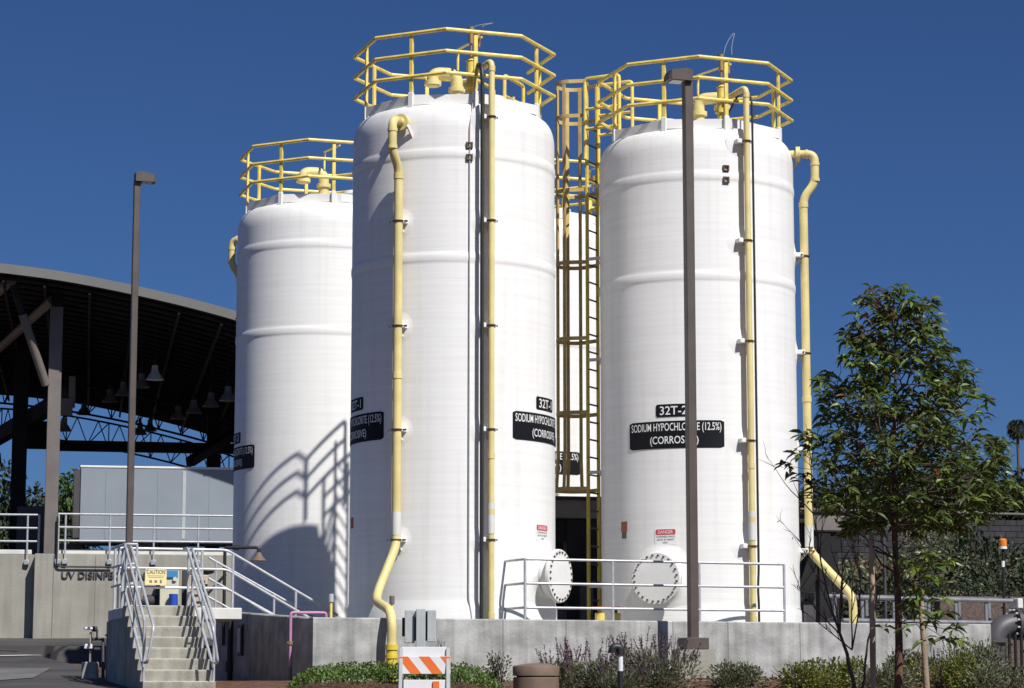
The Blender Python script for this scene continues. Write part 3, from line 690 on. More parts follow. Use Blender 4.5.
MB().cyl(g(143, 601, Yb + .7), g(156, 601, Yb + .7), .12, 14).box(g(158, 596, Yb + .72), (.08, .1, .5)).build('pump', 'trim', t)
t, a, b = cabinet(182, 189, 570, 607, Yb + .9, 'trim', 'narrow dark cabinet between the eyewash board and beige cabinet')

# pink recycled-water pipe over the side wall
a = flat(CORN) + V * .9; b0 = a - U * .13; zt = WTOP + .1
pk = thing('recycled_water_pipe', 'pink pipe hooked over the dark side face of the concrete wall', 'pipe', (b0.x, b0.y, -.3))
MB().tube(bend([b0 - ZV * .5, b0 + ZV * zt, b0 + U * .62 + ZV * zt, b0 + U * .62 + ZV * (FLOOR)], .05, 4), .026, 10).build('pipe', 'pink', pk)
MB().cyl(b0 + ZV * .72 - ZV * .03, b0 + ZV * .72 + ZV * .03, .045, 10).box(b0 + ZV * .72, (.12, .03, .03), (U, V, ZV)).build('valve', 'brass', pk)
MB().cyl(b0 - ZV * .45, b0 + ZV * .32, .03, 10).build('lower_sleeve', 'column', pk)
dr = flat(CORN) + V * 4.6; wb = thing('wall_light', 'narrow pale panel light on the dark side face of the wall', 'light', dr + ZV * .6)
MB().box(dr - U * .03 + ZV * .83, (.05, .26, .56), (U, V, ZV)).build('housing', 'black', wb); MB().box(dr - U * .06 + ZV * .83, (.014, .16, .44), (U, V, ZV)).build('panel', 'box', wb)
dr = flat(CORN) + V * 5.3; dp_ = thing('drain_pipe', 'black drain pipe down the dark side face of the wall near the stairs', 'pipe', dr - ZV * .4)
MB().tube([dr - U * .05 - ZV * .5, dr - U * .05 + ZV * 1.2], .05, 10).cyl(dr - U * .05 + ZV * .25, dr - U * .05 + ZV * .45, .08, 10).build('pipe', 'black', dp_)

# ------------------------------------------------------------------ left: disinfection building deck wall
B = R_(10); BU = Vector((math.cos(B), math.sin(B), 0)); BV = Vector((-math.sin(B), math.cos(B), 0))
D0 = W(35, 553.5, 66.5); DZ = D0.z; D0 = Vector((D0.x, D0.y, 0))
def on_deck(px, fwd=0.):
    P0 = D0 - BV * fwd; k = (px - CX) / F * 1.0; k *= .998
    s = (k * P0.y - P0.x) / (BU.x - k * BU.y); return P0 + BU * s
dw = thing('deck_wall', 'tall tan concrete wall of the raised deck with UV DISINFECTION letters', 'wall', D0 + ZV * 1.2)
def slab_box(a, b, z0, z1, depth, name, m, par):
    c = (a + b) / 2 + BV * depth / 2; MB().box(Vector((c.x, c.y, (z0 + z1) / 2)), ((b - a).length, depth, z1 - z0), (BU, BV, ZV)).build(name, m, par)
E0, E1 = on_deck(35), on_deck(300)
slab_box(E0, E1, -.5, DZ, 34, 'wall', 'conc2', dw)
N0 = D0 - BU * 6 + BV * .55; N1 = D0 + BV * .55 - BU * .003
slab_box(N0, N1, -.5, DZ - .002, 33, 'recessed_wall', 'conc2', dw)
slab_box(E0 + BU * .6 + BV * .25, E1, DZ + .002, DZ + .13, .3, 'curb', 'curb', dw)
slab_box(N0, N1 - BU * .1 + BV * .0, DZ + .002, DZ + .13, .3, 'curb', 'curb', dw)
for px in (54, 96): p = on_deck(px); MB().box(p - BV * .001 + ZV * (DZ / 2 + .4), (.02, .006, DZ - .9), (BU, BV, ZV)).build('control_joint', 'column', dw)
tx = text_fit('UV DISINFECTION', 2.28, .2, .012); p = on_deck(62.5); p = p + BU * 1.14 + ZV * W(62, 575, 66.7).z
vs = [p - BV * .05 + BU * x + ZV * y for x, y in tx[0]]; n = len(vs)
from collections import Counter
ed = Counter()
for f in tx[1]:
    for i in range(len(f)): ed[(f[i], f[(i + 1) % len(f)])] += 1
side = [(a_, b_, b_ + n, a_ + n) for (a_, b_) in ed if (b_, a_) not in ed]
MB().add(vs + [v + BV * .045 for v in vs], tx[1] + side).build('raised_lettering', 'trim', dw)
# deck railings
def deck_rail(pxa, pxb, posts, label, fwd=-.06):
    a, b = on_deck(pxa, fwd) + ZV * DZ, on_deck(pxb, fwd) + ZV * DZ
    t = thing('deck_railing', label, 'railing', a, 'galvanized railings on the deck edge')
    for h in (1.10, .73, .36): MB().tube([a + ZV * h, b + ZV * h], .03, 10).build('rail', 'galv', t)
    for px in posts:
        p = on_deck(px, fwd) + ZV * DZ; MB().cyl(p - ZV * .28, p + ZV * 1.1, .028, 10).box(p - ZV * .22 , (.14, .1, .14)).build('post', 'galv', t)
    return t
deck_rail(-30, 39, (-20, 27, 38.5), 'galvanized railing on the deck left of the taupe column', -.47)
deck_rail(57.5, 300, (58, 65, 109.5, 153.5, 198, 245), 'galvanized railing on the deck right of the taupe column', .05)
cb = MB().tube(bend([on_deck(57, .08) + ZV * (DZ + 1.0), on_deck(57, .08) + ZV * (DZ - .36), on_deck(112, .08) + ZV * (DZ - .36)], .12, 4), .025, 8)
tag(cb.build('cable', 'black', at=on_deck(57, .08) + ZV * DZ), 'black cable hanging below the deck edge beside the taupe column', 'cable')

# trailer on the deck
q = on_deck(79, -1.4); t = thing('box_trailer', 'pale blue-white box trailer parked behind the deck railing', 'trailer', q + ZV * DZ)
ztop = W(90, 467, q.y).z; ln_ = 9.5
TU = BU; c = q + TU * ln_ / 2 + BV * 1.25
MB().box(Vector((c.x, c.y, (DZ + .45 + ztop) / 2)), (ln_, 2.5, ztop - DZ - .45), (TU, BV, ZV)).build('body', 'trailer', t)
MB().box(q - TU * .1 + BV * 1.25 + ZV * ((DZ + .5 + ztop - .05) / 2), (.19, 2.4, ztop - DZ - .6), (TU, BV, ZV)).build('end_door', 'trim', t)
MB().box(Vector((c.x, c.y, ztop + .02)) - BV * 0, (ln_ + .04, 2.54, .06), (TU, BV, ZV)).build('roof_trim', 'white', t)
for k in range(1, 13):
    p = q + TU * (ln_ * k / 13) - BV * .004; MB().box(p + ZV * ((DZ + .5 + ztop - .04) / 2), (.05 if k % 4 else .09, .012, ztop - DZ - .6), (TU, BV, ZV)).build('panel_seam', 'trailer' if k % 4 else 'box', t)
for k in (.2, .28, .8):
    for s in (.25, 2.2): p = q + TU * ln_ * k + BV * s; MB().cyl(p + ZV * (DZ + .48) - BV * .12, p + ZV * (DZ + .48) + BV * .12, .46, 20).build('wheel', 'black', t)
q = on_deck(57, -3.5); a = thing('utility_cart', 'small utility cart with pale shelves behind the railing beside the trailer', 'cart', q + ZV * DZ)
for z, m in ((.98, 'curb'), (.72, 'beige'), (.6, 'beige')): MB().box(q + BU * .35 + ZV * (DZ + z), (.85, .6, .06), (BU, BV, ZV)).build('shelf', m, a)
for s in (0, .75):
    for w_ in (-.25, .25): MB().cyl(q + BU * s + BV * w_ + ZV * DZ, q + BU * s + BV * w_ + ZV * (DZ + 1.1), .03).build('leg', 'steel', a)
MB().box(q + BU * .35 + ZV * (DZ + .3), (.7, .5, .35), (BU, BV, ZV)).build('bin', 'trim', a)
q = on_deck(33, -7); a = tag(MB().box(q + ZV * (DZ + .9), (1.0, .6, 1.8), (BU, BV, ZV), bev=.03).box(q + BU * .0 - BV * .31 + ZV * (DZ + .9), (.84, .03, 1.55), (BU, BV, ZV)).build('control_cabinet', 'trim', at=q + ZV * DZ), 'tall dark control cabinet on the deck behind the left railing', 'cabinet')

# ------------------------------------------------------------------ barrel-vault canopy over the deck
cp = thing('vaulted_canopy', 'large steel canopy with a curved grey roof edge and dark underside at the left', 'canopy', D0 + ZV * DZ)
FY = 64.8; fp = [(-150, 262), (-80, 261), (-30, 262.5), (0, 265.5), (60, 273), (120, 284.5), (180, 298), (236, 313), (290, 331), (345, 352), (400, 377)]
arc = []
for i in range(len(fp) - 1):
    for k in range(4):
        f = k / 4; arc.append((fp[i][0] * (1 - f) + fp[i + 1][0] * f, fp[i][1] * (1 - f) + fp[i + 1][1] * f))
arc.append(fp[-1])
for _ in range(3): arc = [arc[0]] + [((arc[i - 1][0] + arc[i][0] * 2 + arc[i + 1][0]) / 4, (arc[i - 1][1] + arc[i][1] * 2 + arc[i + 1][1]) / 4) for i in range(1, len(arc) - 1)] + [arc[-1]]
def front(px, py):
    P0 = D0 - BV * 1.7; k = (px - CX) / F
    for _ in range(4):
        pass
    Y = FY
    for _ in range(8):
        w = W(px, py, Y); s = (w - P0).dot(BU); Y = (P0 + BU * s).y
    return W(px, py, Y)
AR = [front(*p) for p in arc]; n = len(AR); DEP = 29
sk = MB(); vs = []
for p in AR: vs += [p, p + BV * DEP, p + BV * DEP - ZV * .1, p - ZV * .1 + BV * .02]
fs = []
for i in range(n - 1):
    a, b = 4 * i, 4 * i + 4
    for j in range(4): fs.append((a + j, b + j, b + (j + 1) % 4, a + (j + 1) % 4))
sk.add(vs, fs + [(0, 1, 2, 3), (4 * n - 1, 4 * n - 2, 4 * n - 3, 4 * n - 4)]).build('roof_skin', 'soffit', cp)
fa = MB(); vs = []
for p in AR: vs += [p + ZV * .06 - BV * .05, p - ZV * .20 - BV * .05, p - ZV * .20 - BV * .003, p + ZV * .06 - BV * .003]
fs = [(0, 1, 2, 3), (4 * n - 1, 4 * n - 2, 4 * n - 3, 4 * n - 4)]
for i in range(n - 1):
    a, b = 4 * i, 4 * i + 4
    for j in range(4): fs.append((a + j, b + j, b + (j + 1) % 4, a + (j + 1) % 4))
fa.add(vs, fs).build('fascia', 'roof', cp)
for k in range(30):                                        # arched ribs across the vault
    d_ = .55 + k * .95; MB().tube([p + BV * d_ - ZV * .22 for p in AR], .075, 6).build('roof_rib', 'steel', cp)
for i in range(3, n, 3):
    MB().beam(AR[i] + BV * .1 - ZV * .38, AR[i] + BV * (DEP - .2) - ZV * .38, .07, .12).build('purlin', 'steel', cp)
for dd, dz in ((DEP - .3, 0), (DEP * .62, 0)):
    tr = MB()
    lo = [p + BV * dd - ZV * 1.75 for p in AR[::2]]; hi = [p + BV * dd - ZV * .75 for p in AR[::2]]
    tr.tube(lo, .042, 6); tr.tube(hi, .042, 6)
    for i in range(len(lo) - 1): tr.tube([lo[i], hi[i + 1] if i % 2 else hi[i]],   .024, 5); tr.tube([lo[i], hi[i].lerp(hi[i + 1], .5)], .022, 5); tr.tube([hi[i].lerp(hi[i + 1], .5), lo[i + 1]], .022, 5)
    tr.build('roof_truss', 'steel', cp)
def col(px, Yadd, w, m, ztop):
    p = on_deck(px, -Yadd); MB().box(p + ZV * ((DZ + ztop) / 2), (w, w, ztop - DZ), (BU, BV, ZV)).build('column', m, cp); return p
pc = col(50.3, .2, .36, 'column', W(50, 306, 66.5).z)
MB().box(pc + ZV * (W(50, 300, 66.5).z), (.3, .3, .5), (BU, BV, ZV)).build('column_cap', 'steel', cp)
pc2 = col(16.5, 12.5, .48, 'steel', W(16, 300, 79).z)
col(212, 20, .5, 'steel', 11)
A = W(11, 279, 65.4); Bp = W(46, 385, 66.6)
MB().cyl(A, A.lerp(Bp, .33), .1, 12).build('brace', 'steel', cp); MB().cyl(A.lerp(Bp, .33), Bp, .12, 12).build('brace', 'column', cp)
MB().cyl(W(11.5, 279.5, 65.3), W(-70, 350, 78), .15, 14).build('strut', 'column', cp)
MB().cyl(W(52, 300, 66.8), W(-30, 375, 80), .13, 12).build('strut', 'column', cp)
MB().beam(W(-20, 447, 82), W(72, 394, 76), .35, .5).build('raking_beam', 'steel', cp)
MB().beam(W(58, 445.5, 84), W(240, 449, 86), .4, .36).build('tie_beam', 'steel', cp)
MB().beam(W(-20, 460, 84), W(0, 458, 84), .4, .4).build('tie_beam', 'steel', cp)
MB().box(W(30, 435, 80), (1.1, .5, .9), (BU, BV, ZV)).build('gusset_plate', 'steel', cp)
MB().beam(W(190, 462, 80), W(240, 430, 84), .3, .3).build('raking_beam', 'steel', cp)
MB().box(W(72, 392, 72), (.2, .2, .95), (BU, BV, ZV)).box(W(66, 407, 72), (.4, .3, .5), (BU, BV, ZV)).build('hoist_bracket', 'column', cp)
lamps = [(155, 372, 69, 'brightest bell-shaped lamp under the canopy, nearest the lamp post'), (141.5, 380, 72, 'grey bell-shaped lamp just left of the brightest one'), (123.5, 388, 75, 'grey bell-shaped lamp third from the right in the front row'),
         (110, 395, 78, 'dull bell-shaped lamp fourth in the front row'), (84, 408, 83, 'dark bell-shaped lamp at the left end of the front row'), (140, 428, 84, 'dark bell-shaped lamp against the sky left of the lamp post'), (150, 425, 88, 'small dark bell lamp against the sky, just right of the lamp post'),
         (64, 424, 78, 'dark bell lamp close to the taupe column'), (228, 393, 69, 'dim bell lamp under the canopy beside the left tank'), (211, 399, 72, 'dim bell lamp, second from the left tank'), (194, 406, 75, 'dim bell lamp, third from the left tank'), (178, 412, 79, 'dim bell lamp, fourth from the left tank')]
for px, py, Y, lab in lamps:
    p = W(px, py, Y); mt = 'box' if px == 155 else 'pend'; t = thing('high_bay_lamp', lab, 'lamp', p - ZV * .3, 'bell-shaped lamps under the canopy')  # one lamp gets a paler grey, the light on it put into the colour
    MB().lathe([(0, .2), (.09, .19), (.1, .04), (.12, -.02), (.19, -.1), (.21, -.17), (.25, -.2), (.26, -.23), (.2, -.22), (0, -.08)], 20, p).build('reflector', mt, t)
    MB().cyl(p + ZV * .18, p + ZV * 1.6, .015, 6).cyl(p + ZV * .18, p + ZV * .36, .05, 8).build('hanger', 'steel', t)

# ------------------------------------------------------------------ ground
def sm(a, b, x): t = max(0, min(1, (x - a) / (b - a))); return t * t * (3 - 2 * t)
def gz(x, y):
    bed = -1.6 + 1.42 * sm(22, 36.4, y) + .27 * sm(36.4, 40.4, y)
    lot = -1.6 + 1.45 * sm(22, 38, y) + 1.45 * max(0, min(1, (y - 38) / 29))
    yard = bed - .15 * sm(44, 47, y) + 4.9 * sm(52, 92, y) + 3 * sm(95, 170, y)
    k = sm(-4.9, -4.0, x - .0 - max(0, y - 40) * -.38) if y < 60 else 0
    k = sm(-4.9, -4.0, x + max(0, y - 40) * .40) if y < 60 else 1 - sm(60, 60.1, y) * 1 + sm(2, 14, x)
    k = max(0, min(1, k))
    return lot * (1 - k) + yard * k
def grid_sheet(name, x0, x1, y0, y1, nx, ny, off, m, skip=None):
    vs, fs = [], []
    for j in range(ny + 1):
        for i in range(nx + 1):
            x = x0 + (x1 - x0) * i / nx; y = y0 + (y1 - y0) * j / ny; vs.append((x, y, gz(x, y) + off))
    for j in range(ny):
        for i in range(nx): a = j * (nx + 1) + i; fs.append((a, a + 1, a + nx + 2, a + nx + 1))
    mb = MB().add(vs, fs, True); return tag(mb.build(name, m), kind='structure')
ys = [-30 + 2 * k for k in range(28)] + [26 + .5 * k for k in range(80)] + [66 + 2 * k for k in range(25)] + [120, 150, 200, 300, 500, 900, 1800]
xs = [-1200, -500, -200, -100, -60, -40] + [-30 + .75 * k for k in range(80)] + [32, 40, 60, 100, 200, 500, 1200]
vs, fs = [], []
for y in ys:
    for x in xs: vs.append((x, y, gz(x, y) - (0.3 if 22 < y < 69 and x < -6.2 and (y < 41 or x < -6.4 - (y - 41) * .40) else 0)))
nx = len(xs)
for j in range(len(ys) - 1):
    for i in range(nx - 1): a = j * nx + i; fs.append((a, a + 1, a + nx + 1, a + nx))
tag(MB().add(vs, fs, True).build('ground', 'soil'), kind='structure')
def sheet(name, poly, m, off, n=24):
    """four corners, draped over the ground"""
    a, b, c, d = [Vector((*p, 0)) for p in poly]; vs, fs = [], []
    for j in range(n + 1):
        for i in range(n + 1):
            p = a.lerp(b, i / n).lerp(d.lerp(c, i / n), j / n); vs.append((p.x, p.y, gz(p.x, p.y) + off))
    for j in range(n):
        for i in range(n): q = j * (n + 1) + i; fs.append((q, q + 1, q + n + 2, q + n + 1))
    return tag(MB().add(vs, fs, True).build(name, m), kind='structure')
sheet('asphalt_lot', [(-24, 20), (-4.95, 20), (-5.6, 40), (-24, 40)], 'asphalt', .012)
sheet('asphalt_lot', [(-24, 40), (-5.5, 40), (-12.6, 59.5), (-24, 59.5)], 'asphalt', .012)
sheet('asphalt_lot', [(-40, 59.4), (-6, 59.4), (-6, 70), (-40, 70)], 'asphalt', .018)
a, b = W(-30, 660.5, 0.1), None
def lot_pt(px, Y): return ((px - CX) / F * Y * .992, Y)
sheet('gutter', [lot_pt(-40, 53.2), lot_pt(118, 55.0), lot_pt(118, 55.35), lot_pt(-40, 53.55)], 'curb', .03, 10)
sheet('pale_pavement', [lot_pt(-40, 41.5), lot_pt(34, 43.5), lot_pt(52, 47.6), lot_pt(-40, 47.8)], 'patch', .024, 10)  # paler patch laid over the asphalt lot
sheet('slope_soil', [(6.5, 49.5), (60, 49.5), (80, 96), (4, 96)], 'slope', .03, 30)
sl = W(1000, 664, 46); sheet('yard_slab', [(9.3, 44.9), (16, 46.5), (16, 49.4), (8.4, 49.4)], 'slab', .30, 6)

# ------------------------------------------------------------------ left small things
p = W(90, 676, 43.6); gzv = gz(p.x, p.y); bf = thing('backflow_device', 'small backflow valve with bright plates on a concrete block left of the stairs', 'valve', (p.x, p.y, gzv))
MB().box((p.x, p.y, gzv + .12), (.27, .27, .36), bev=.02).build('concrete_block', 'conc', bf)
MB().cyl((p.x, p.y, gzv + .28), W(91, 632, 43.6), .024, 10).build('post', 'beige', bf)
for py, w in ((628.5, .16), (646.5, .15)): MB().box(W(88.5, py, 43.55), (w, .1, .05 if py < 640 else .09), bev=.012).build('plate', 'plastic', bf)
MB().cyl(W(97, 629, 43.6), W(92, 629, 43.6), .05, 12).cyl(W(97, 629, 43.6), W(97, 640, 43.6), .02, 8).tube([W(90, 639, 43.65), W(103, 639, 43.65), W(103, 680, 43.65)], .03, 8).cyl(W(90, 649, 43.6), W(100, 649, 43.6), .03).build('pipework', 'trim', bf)
for px, lab in ((107.5, 'thin grey marker post at the left foot of the stairs'),):
    p = W(px, 680, 42.6); b = W(px, 636, 42.6); tag(MB().box((p.x, p.y, (gz(p.x, p.y) + b.z) / 2), (.05, .05, b.z - gz(p.x, p.y))).cyl(b, b + ZV * .03, .045, 10).build('marker_post', 'column', at=p), lab, 'post')

# ------------------------------------------------------------------ barricade, cabinets, bin, bollard light
Yq = 36.9; p0, p1 = W(398.5, 665, Yq), W(450.5, 665, Yq); ba = thing('barricade', 'folding white barricade with orange diagonal stripes in front of the wall', 'barricade', (p0.x, Yq, gz(p0.x, Yq)))
cx_ = (p0.x + p1.x) / 2; wd_ = p1.x - p0.x; zt, zb = W(420, 656.3, Yq).z, W(420, 674, Yq).z
MB().box((cx_, Yq, (zt + zb) / 2), (wd_, .03, zt - zb)).build('stripe_board', 'plastic', ba)
def para(x0, x1, sh):   # slanting stripe clipped to the board
    xa, xb = p0.x + .003, p1.x - .003; poly = [(x0, zt - .003), (x1, zt - .003), (x1 + sh, zb + .003), (x0 + sh, zb + .003)]
    def clip(pl, lim, keep):
        o = []
        for i in range(len(pl)):
            a, b = pl[i], pl[(i + 1) % len(pl)]; ia, ib = keep(a[0]), keep(b[0])
            if ia: o.append(a)
            if ia != ib: t = (lim - a[0]) / (b[0] - a[0]); o.append((lim, a[1] + (b[1] - a[1]) * t))
        return o
    poly = clip(poly, xb, lambda x: x <= xb); poly = clip(poly, xa, lambda x: x >= xa)
    return poly
for k in range(-1, 3):
    x0 = p0.x - .02 + k * .325; pl = para(x0, x0 + .165, .21)
    if len(pl) > 2:
        m_ = len(pl); MB().add([(x, Yq - .0175, z) for x, z in pl] + [(x, Yq - .0152, z) for x, z in pl], [tuple(range(m_)), tuple(range(2 * m_ - 1, m_ - 1, -1))] + [(i, (i + 1) % m_, m_ + (i + 1) % m_, m_ + i) for i in range(m_)]).build('orange_stripe', 'orange', ba)
zz = W(420, 648.5, Yq).z
MB().box((cx_ - .01, Yq + .06, (zz + zt) / 2 - .0), (wd_ * .86, .03, zz - zt + .05)).build('top_panel', 'plastic', ba)
for s in (-1, 1):
    MB().beam((cx_ + s * wd_ * .45, Yq + .03, zz + .01), (cx_ + s * wd_ * .46, Yq - .14, gz(cx_, Yq) - .1), .055, .03).build('leg', 'box', ba)
    MB().beam((cx_ + s * wd_ * .45, Yq + .07, zz), (cx_ + s * wd_ * .46, Yq + .42, gz(cx_, Yq) - .05), .055, .03).build('leg', 'box', ba)
z3 = W(420, 678.5, Yq).z; MB().box((cx_, Yq - .05, z3 - .2), (wd_ * .8, .03, .36)).build('lower_panel', 'plastic', ba)
MB().box((cx_ + .18, Yq - .08, z3 - .12), (.1, .03, .16)).build('sticker', 'orange', ba)

Yc = 38.9; a, b = W(405, 609, Yc), W(436, 645, Yc); t = thing('electrical_pedestal', 'grey electrical boxes on a post behind the orange striped barricade', 'electrical box', ((a.x + b.x) / 2, Yc, gz(0, Yc)))
for k, (q0, q1, ya, yb, dy, m) in enumerate(((405, 414.5, 610, 643, 0, 'box'), (416.5, 425.3, 609, 688, -.1, 'box'), (427.5, 436, 610, 642, 0, 'box'))):
    u, v = W(q0, ya, Yc), W(q1, yb, Yc); MB().box(((u.x + v.x) / 2, Yc + dy, (u.z + v.z) / 2), (v.x - u.x, .12, u.z - v.z), bev=.008).build(('door_panel', 'post', 'door_panel')[k], m, t)
MB().box(((a.x + b.x) / 2, Yc + .12, (a.z + b.z) / 2 + .02), (.44, .14, a.z - b.z - .1)).build('back_box', 'trim', t)
u = W(403.3, 627, Yc); MB().box((u.x, Yc + .05, u.z), (.04, .1, .3)).build('hinge_plate', 'black', t)
for q0 in (407, 412.8, 429.5, 434.2):
    for yy in (613, 639): u = W(q0, yy, Yc - .065); MB().cyl(u, u + Vector((0, .02, 0)), .009, 8).build('screw', 'galv', t)

Yb_ = 36.4; p = W(536, 670, Yb_); r = 23 / F * Yb_; zt = W(536, 665, Yb_).z; zc_ = W(536, 676, Yb_).z; g0 = gz(p.x, Yb_)
t = thing('litter_bin', 'round brown bin with a domed lid at the bottom edge, among the shrubs', 'bin', (p.x, Yb_, g0))
MB().lathe([(r * .99, g0 - .3), (r * .99, zc_ - .03), (r * .94, zc_ - .015), (0, zc_ - .015)], 36, (p.x, Yb_, 0)).build('body', 'bin', t)
MB().lathe([(r * .8, zc_ - .02), (r * .86, zc_ + .0), (r, zc_ + .004), (r * 1.01, zt - .03), (r * .97, zt - .012), (r * .5, zt + .02), (0, zt + .03)], 36, (p.x, Yb_, 0)).build('lid', 'bin', t)

Yl = 37.2; p = W(618.5, 660, Yl); g0 = gz(p.x, Yl); t = thing('bollard_light', 'small black and white bollard light among purple flowering shrubs', 'bollard', (p.x, Yl, g0))
z1_, z2_, z3_ = W(0, 671, Yl).z, W(0, 655, Yl).z, W(0, 647, Yl).z
MB().cyl((p.x + .03, Yl, g0 - .2), (p.x + .03, Yl, z1_), .042, 14).build('base', 'black', t); MB().cyl((p.x + .03, Yl, z1_), (p.x + .03, Yl, z2_), .04, 14).build('stem', 'plastic', t)
MB().tube(bend([(p.x + .03, Yl, z2_), (p.x + .03, Yl, z3_), (p.x - .09, Yl - .02, z3_), (p.x - .09, Yl - .02, z2_ + .03)], .05, 5), .062, 12).build('lamp_head', 'black', t)

# ------------------------------------------------------------------ right: pipe rack, big elbow, beacon, block wall
Yr = 48.5; a, b = W(842, 598.5, 47.8), W(1012, 598.5, 50.0); rk = thing('pipe_rack', 'galvanized pipe rack of long rails and short posts beyond the wall at the right', 'pipe rack', (a.x, a.y, gz(a.x, a.y)))
dirr = (b - a); dirr.z = 0; dirr.normalize(); b = Vector((b.x, b.y, a.z)); nrm = Vector((-dirr.y, dirr.x, 0))
a.z = b.z = W(930, 599, 48.9).z
for o, z in ((0, 0), (.45, .03), (0, -.46), (.45, -.46)): MB().tube([a + nrm * o + ZV * z, b + nrm * o + ZV * z], .045, 8).build('rail', 'galvd', rk)
MB().beam(a + nrm * .2 - ZV * .56, b + nrm * .2 - ZV * .56, .6, .05).build('tray', 'galvd', rk)
L = (b - a).length
for k in range(11):
    q = a + dirr * L * (k + .3) / 11
    MB().box(q - ZV * .24 + nrm * (.03 if k % 2 else .4), (.07, .05, .46), (dirr, nrm, ZV)).build('post', 'galvd', rk)
    if k % 3 == 0: MB().box(q - ZV * .24 - ZV * .75 + nrm * .2, (.08, .08, 1.0), (dirr, nrm, ZV)).build('support_leg', 'galvd', rk)
MB().box(b + dirr * .1 - ZV * .26, (.14, .3, .62), (dirr, nrm, ZV)).build('end_post', 'curb', rk)

Ye = 46.0; c = W(996, 640, Ye); e = thing('pipe_elbow', 'large dark grey flanged pipe elbow on a concrete slab at the right edge', 'pipe', (c.x, Ye, gz(c.x, Ye) + .3))
e0, e1, e2 = W(994, 688, Ye), W(994, 624, Ye), W(1100, 624, Ye + .6)
MB().tube(bend([e0, e1, e2], .46, 10), .21, 24).build('pipe', 'grp', e)
q = W(1016, 624, Ye + .12); dq = (e2 - e1).normalized()
MB().cyl(q - dq * .04, q + dq * .04, .31, 28).cyl(q + dq * .06, q + dq * .13, .31, 28).build('flange', 'trim', e)
for k in range(12):
    t = math.pi * k / 6; w = dq.orthogonal().normalized(); w2 = dq.cross(w); s = q + (w * math.cos(t) + w2 * math.sin(t)) * .27; MB().cyl(s - dq * .1, s + dq * .2, .02, 6).build('bolt', 'galv', e)
q = W(994, 641, Ye); MB().cyl(q - ZV * .03, q + ZV * .05, .27, 24).build('collar', 'grp', e)
for px in (1010, 1016, 1022): q = W(px, 665, Ye - .1); MB().cyl((q.x, q.y, q.z - .3), (q.x, q.y, W(0, 634, Ye).z), .03).build('support_leg', 'steel', e)

p = W(1003, 600, 50.5); t = thing('warning_beacon', 'orange beacon on a thin dark pole behind the pipe rack', 'beacon', (p.x, 50.5, gz(p.x, 50.5)))
q = W(1003, 549, 50.5); MB().cyl((p.x, 50.5, gz(p.x, 50.5)), q, .028, 10).build('pole', 'steel', t); MB().cyl(W(1003, 567, 50.5), W(1003, 561, 50.5), .036, 10).build('band', 'plastic', t)
MB().cyl(q, q + ZV * .05, .085, 14).build('base', 'plastic', t); MB().lathe([(.08, .05), (.085, .1), (.08, .19), (.05, .22), (0, .225)], 16, q).build('lens', 'amber', t)

a, b = W(800, 515, 86), W(1130, 513, 90); bw = thing('block_wall', 'dark slate-grey block retaining wall across the slope at the right', 'wall', (a.x, a.y, gz(a.x, a.y)))
dw_ = (b - a); dw_.z = 0; Lw = dw_.length; dw_.normalize(); nw = Vector((-dw_.y, dw_.x, 0))
rows = MB(); zt = a.z; z0 = gz(10, 84) - 1.2; hh = (zt - z0) / 17
for r_ in range(17):
    x = -(r_ % 2) * .23
    while x < Lw:
        c = a + dw_ * (x + .23); rows.box((c.x + nw.x * random.uniform(-.015, .015) + nw.x * .02 * r_, c.y + nw.y * .02 * r_, z0 + hh * (r_ + .5)), (.45, .4, hh * .94), (dw_, nw, ZV)); x += .46
rows.build('block_courses', 'block', bw)
MB().box((a + b) / 2 + nw * .2 + ZV * .04, (Lw, .5, .07), (dw_, nw, ZV)).build('coping', 'column', bw)
p = W(884, 528, 62); tag(MB().box(p, (.26, .06, .26)).cyl((p.x, p.y + .05, gz(p.x, p.y)), (p.x, p.y + .05, p.z + .1), .04).box(p + Vector((.13, 0, .2)), (.28, .2, .05)).build('equipment_post', 'trim', at=(p.x, p.y, gz(p.x, p.y))), 'small grey post with a box on top behind the young tree', 'post')

# ------------------------------------------------------------------ vegetation
def rnd(a, b): return random.uniform(a, b)
def rdir():
    while 1:
        v = Vector((rnd(-1, 1), rnd(-1, 1), rnd(-1, 1)))
        if .05 < v.length < 1: return v.normalized()
def leaf(mb, p, d, L, w, droop=.25):
    """one folded pointed leaf of four faces"""
    d = d.normalized(); s = d.cross(ZV)
    s = s.normalized() if s.length > .05 else Vector((1, 0, 0))
    s = (Matrix.Rotation(rnd(-.9, .9), 3, d) @ s); up = s.cross(d)
    a = p; m1 = p + d * L * .38 + up * L * .03; m2 = p + d * L * .72 - ZV * L * droop * .35; e = p + d * L - ZV * L * droop
    k = w * .5; f = up * w * .22
    mb.add([a, m1 + s * k + f, m1, m1 - s * k + f, m2 + s * k * .8 + f, m2, m2 - s * k * .8 + f, e],
           [(0, 2, 1), (0, 3, 2), (1, 2, 5, 4), (2, 3, 6, 5), (4, 5, 7), (5, 6, 7)])
def limb(mb, a, b, r0, r1, sag=.0, n=5, wob=.04):
    pts = []; L = (b - a).length
    for k in range(n + 1):
        t = k / n; p = a.lerp(b, t); p.z += sag * L * math.sin(math.pi * t)
        if 0 < k < n: p += Vector((rnd(-1, 1), rnd(-1, 1), rnd(-1, 1))) * L * wob
        pts.append(p)
    mb.tube(pts, [r0 + (r1 - r0) * k / n for k in range(n + 1)], 6, cap=False); return pts

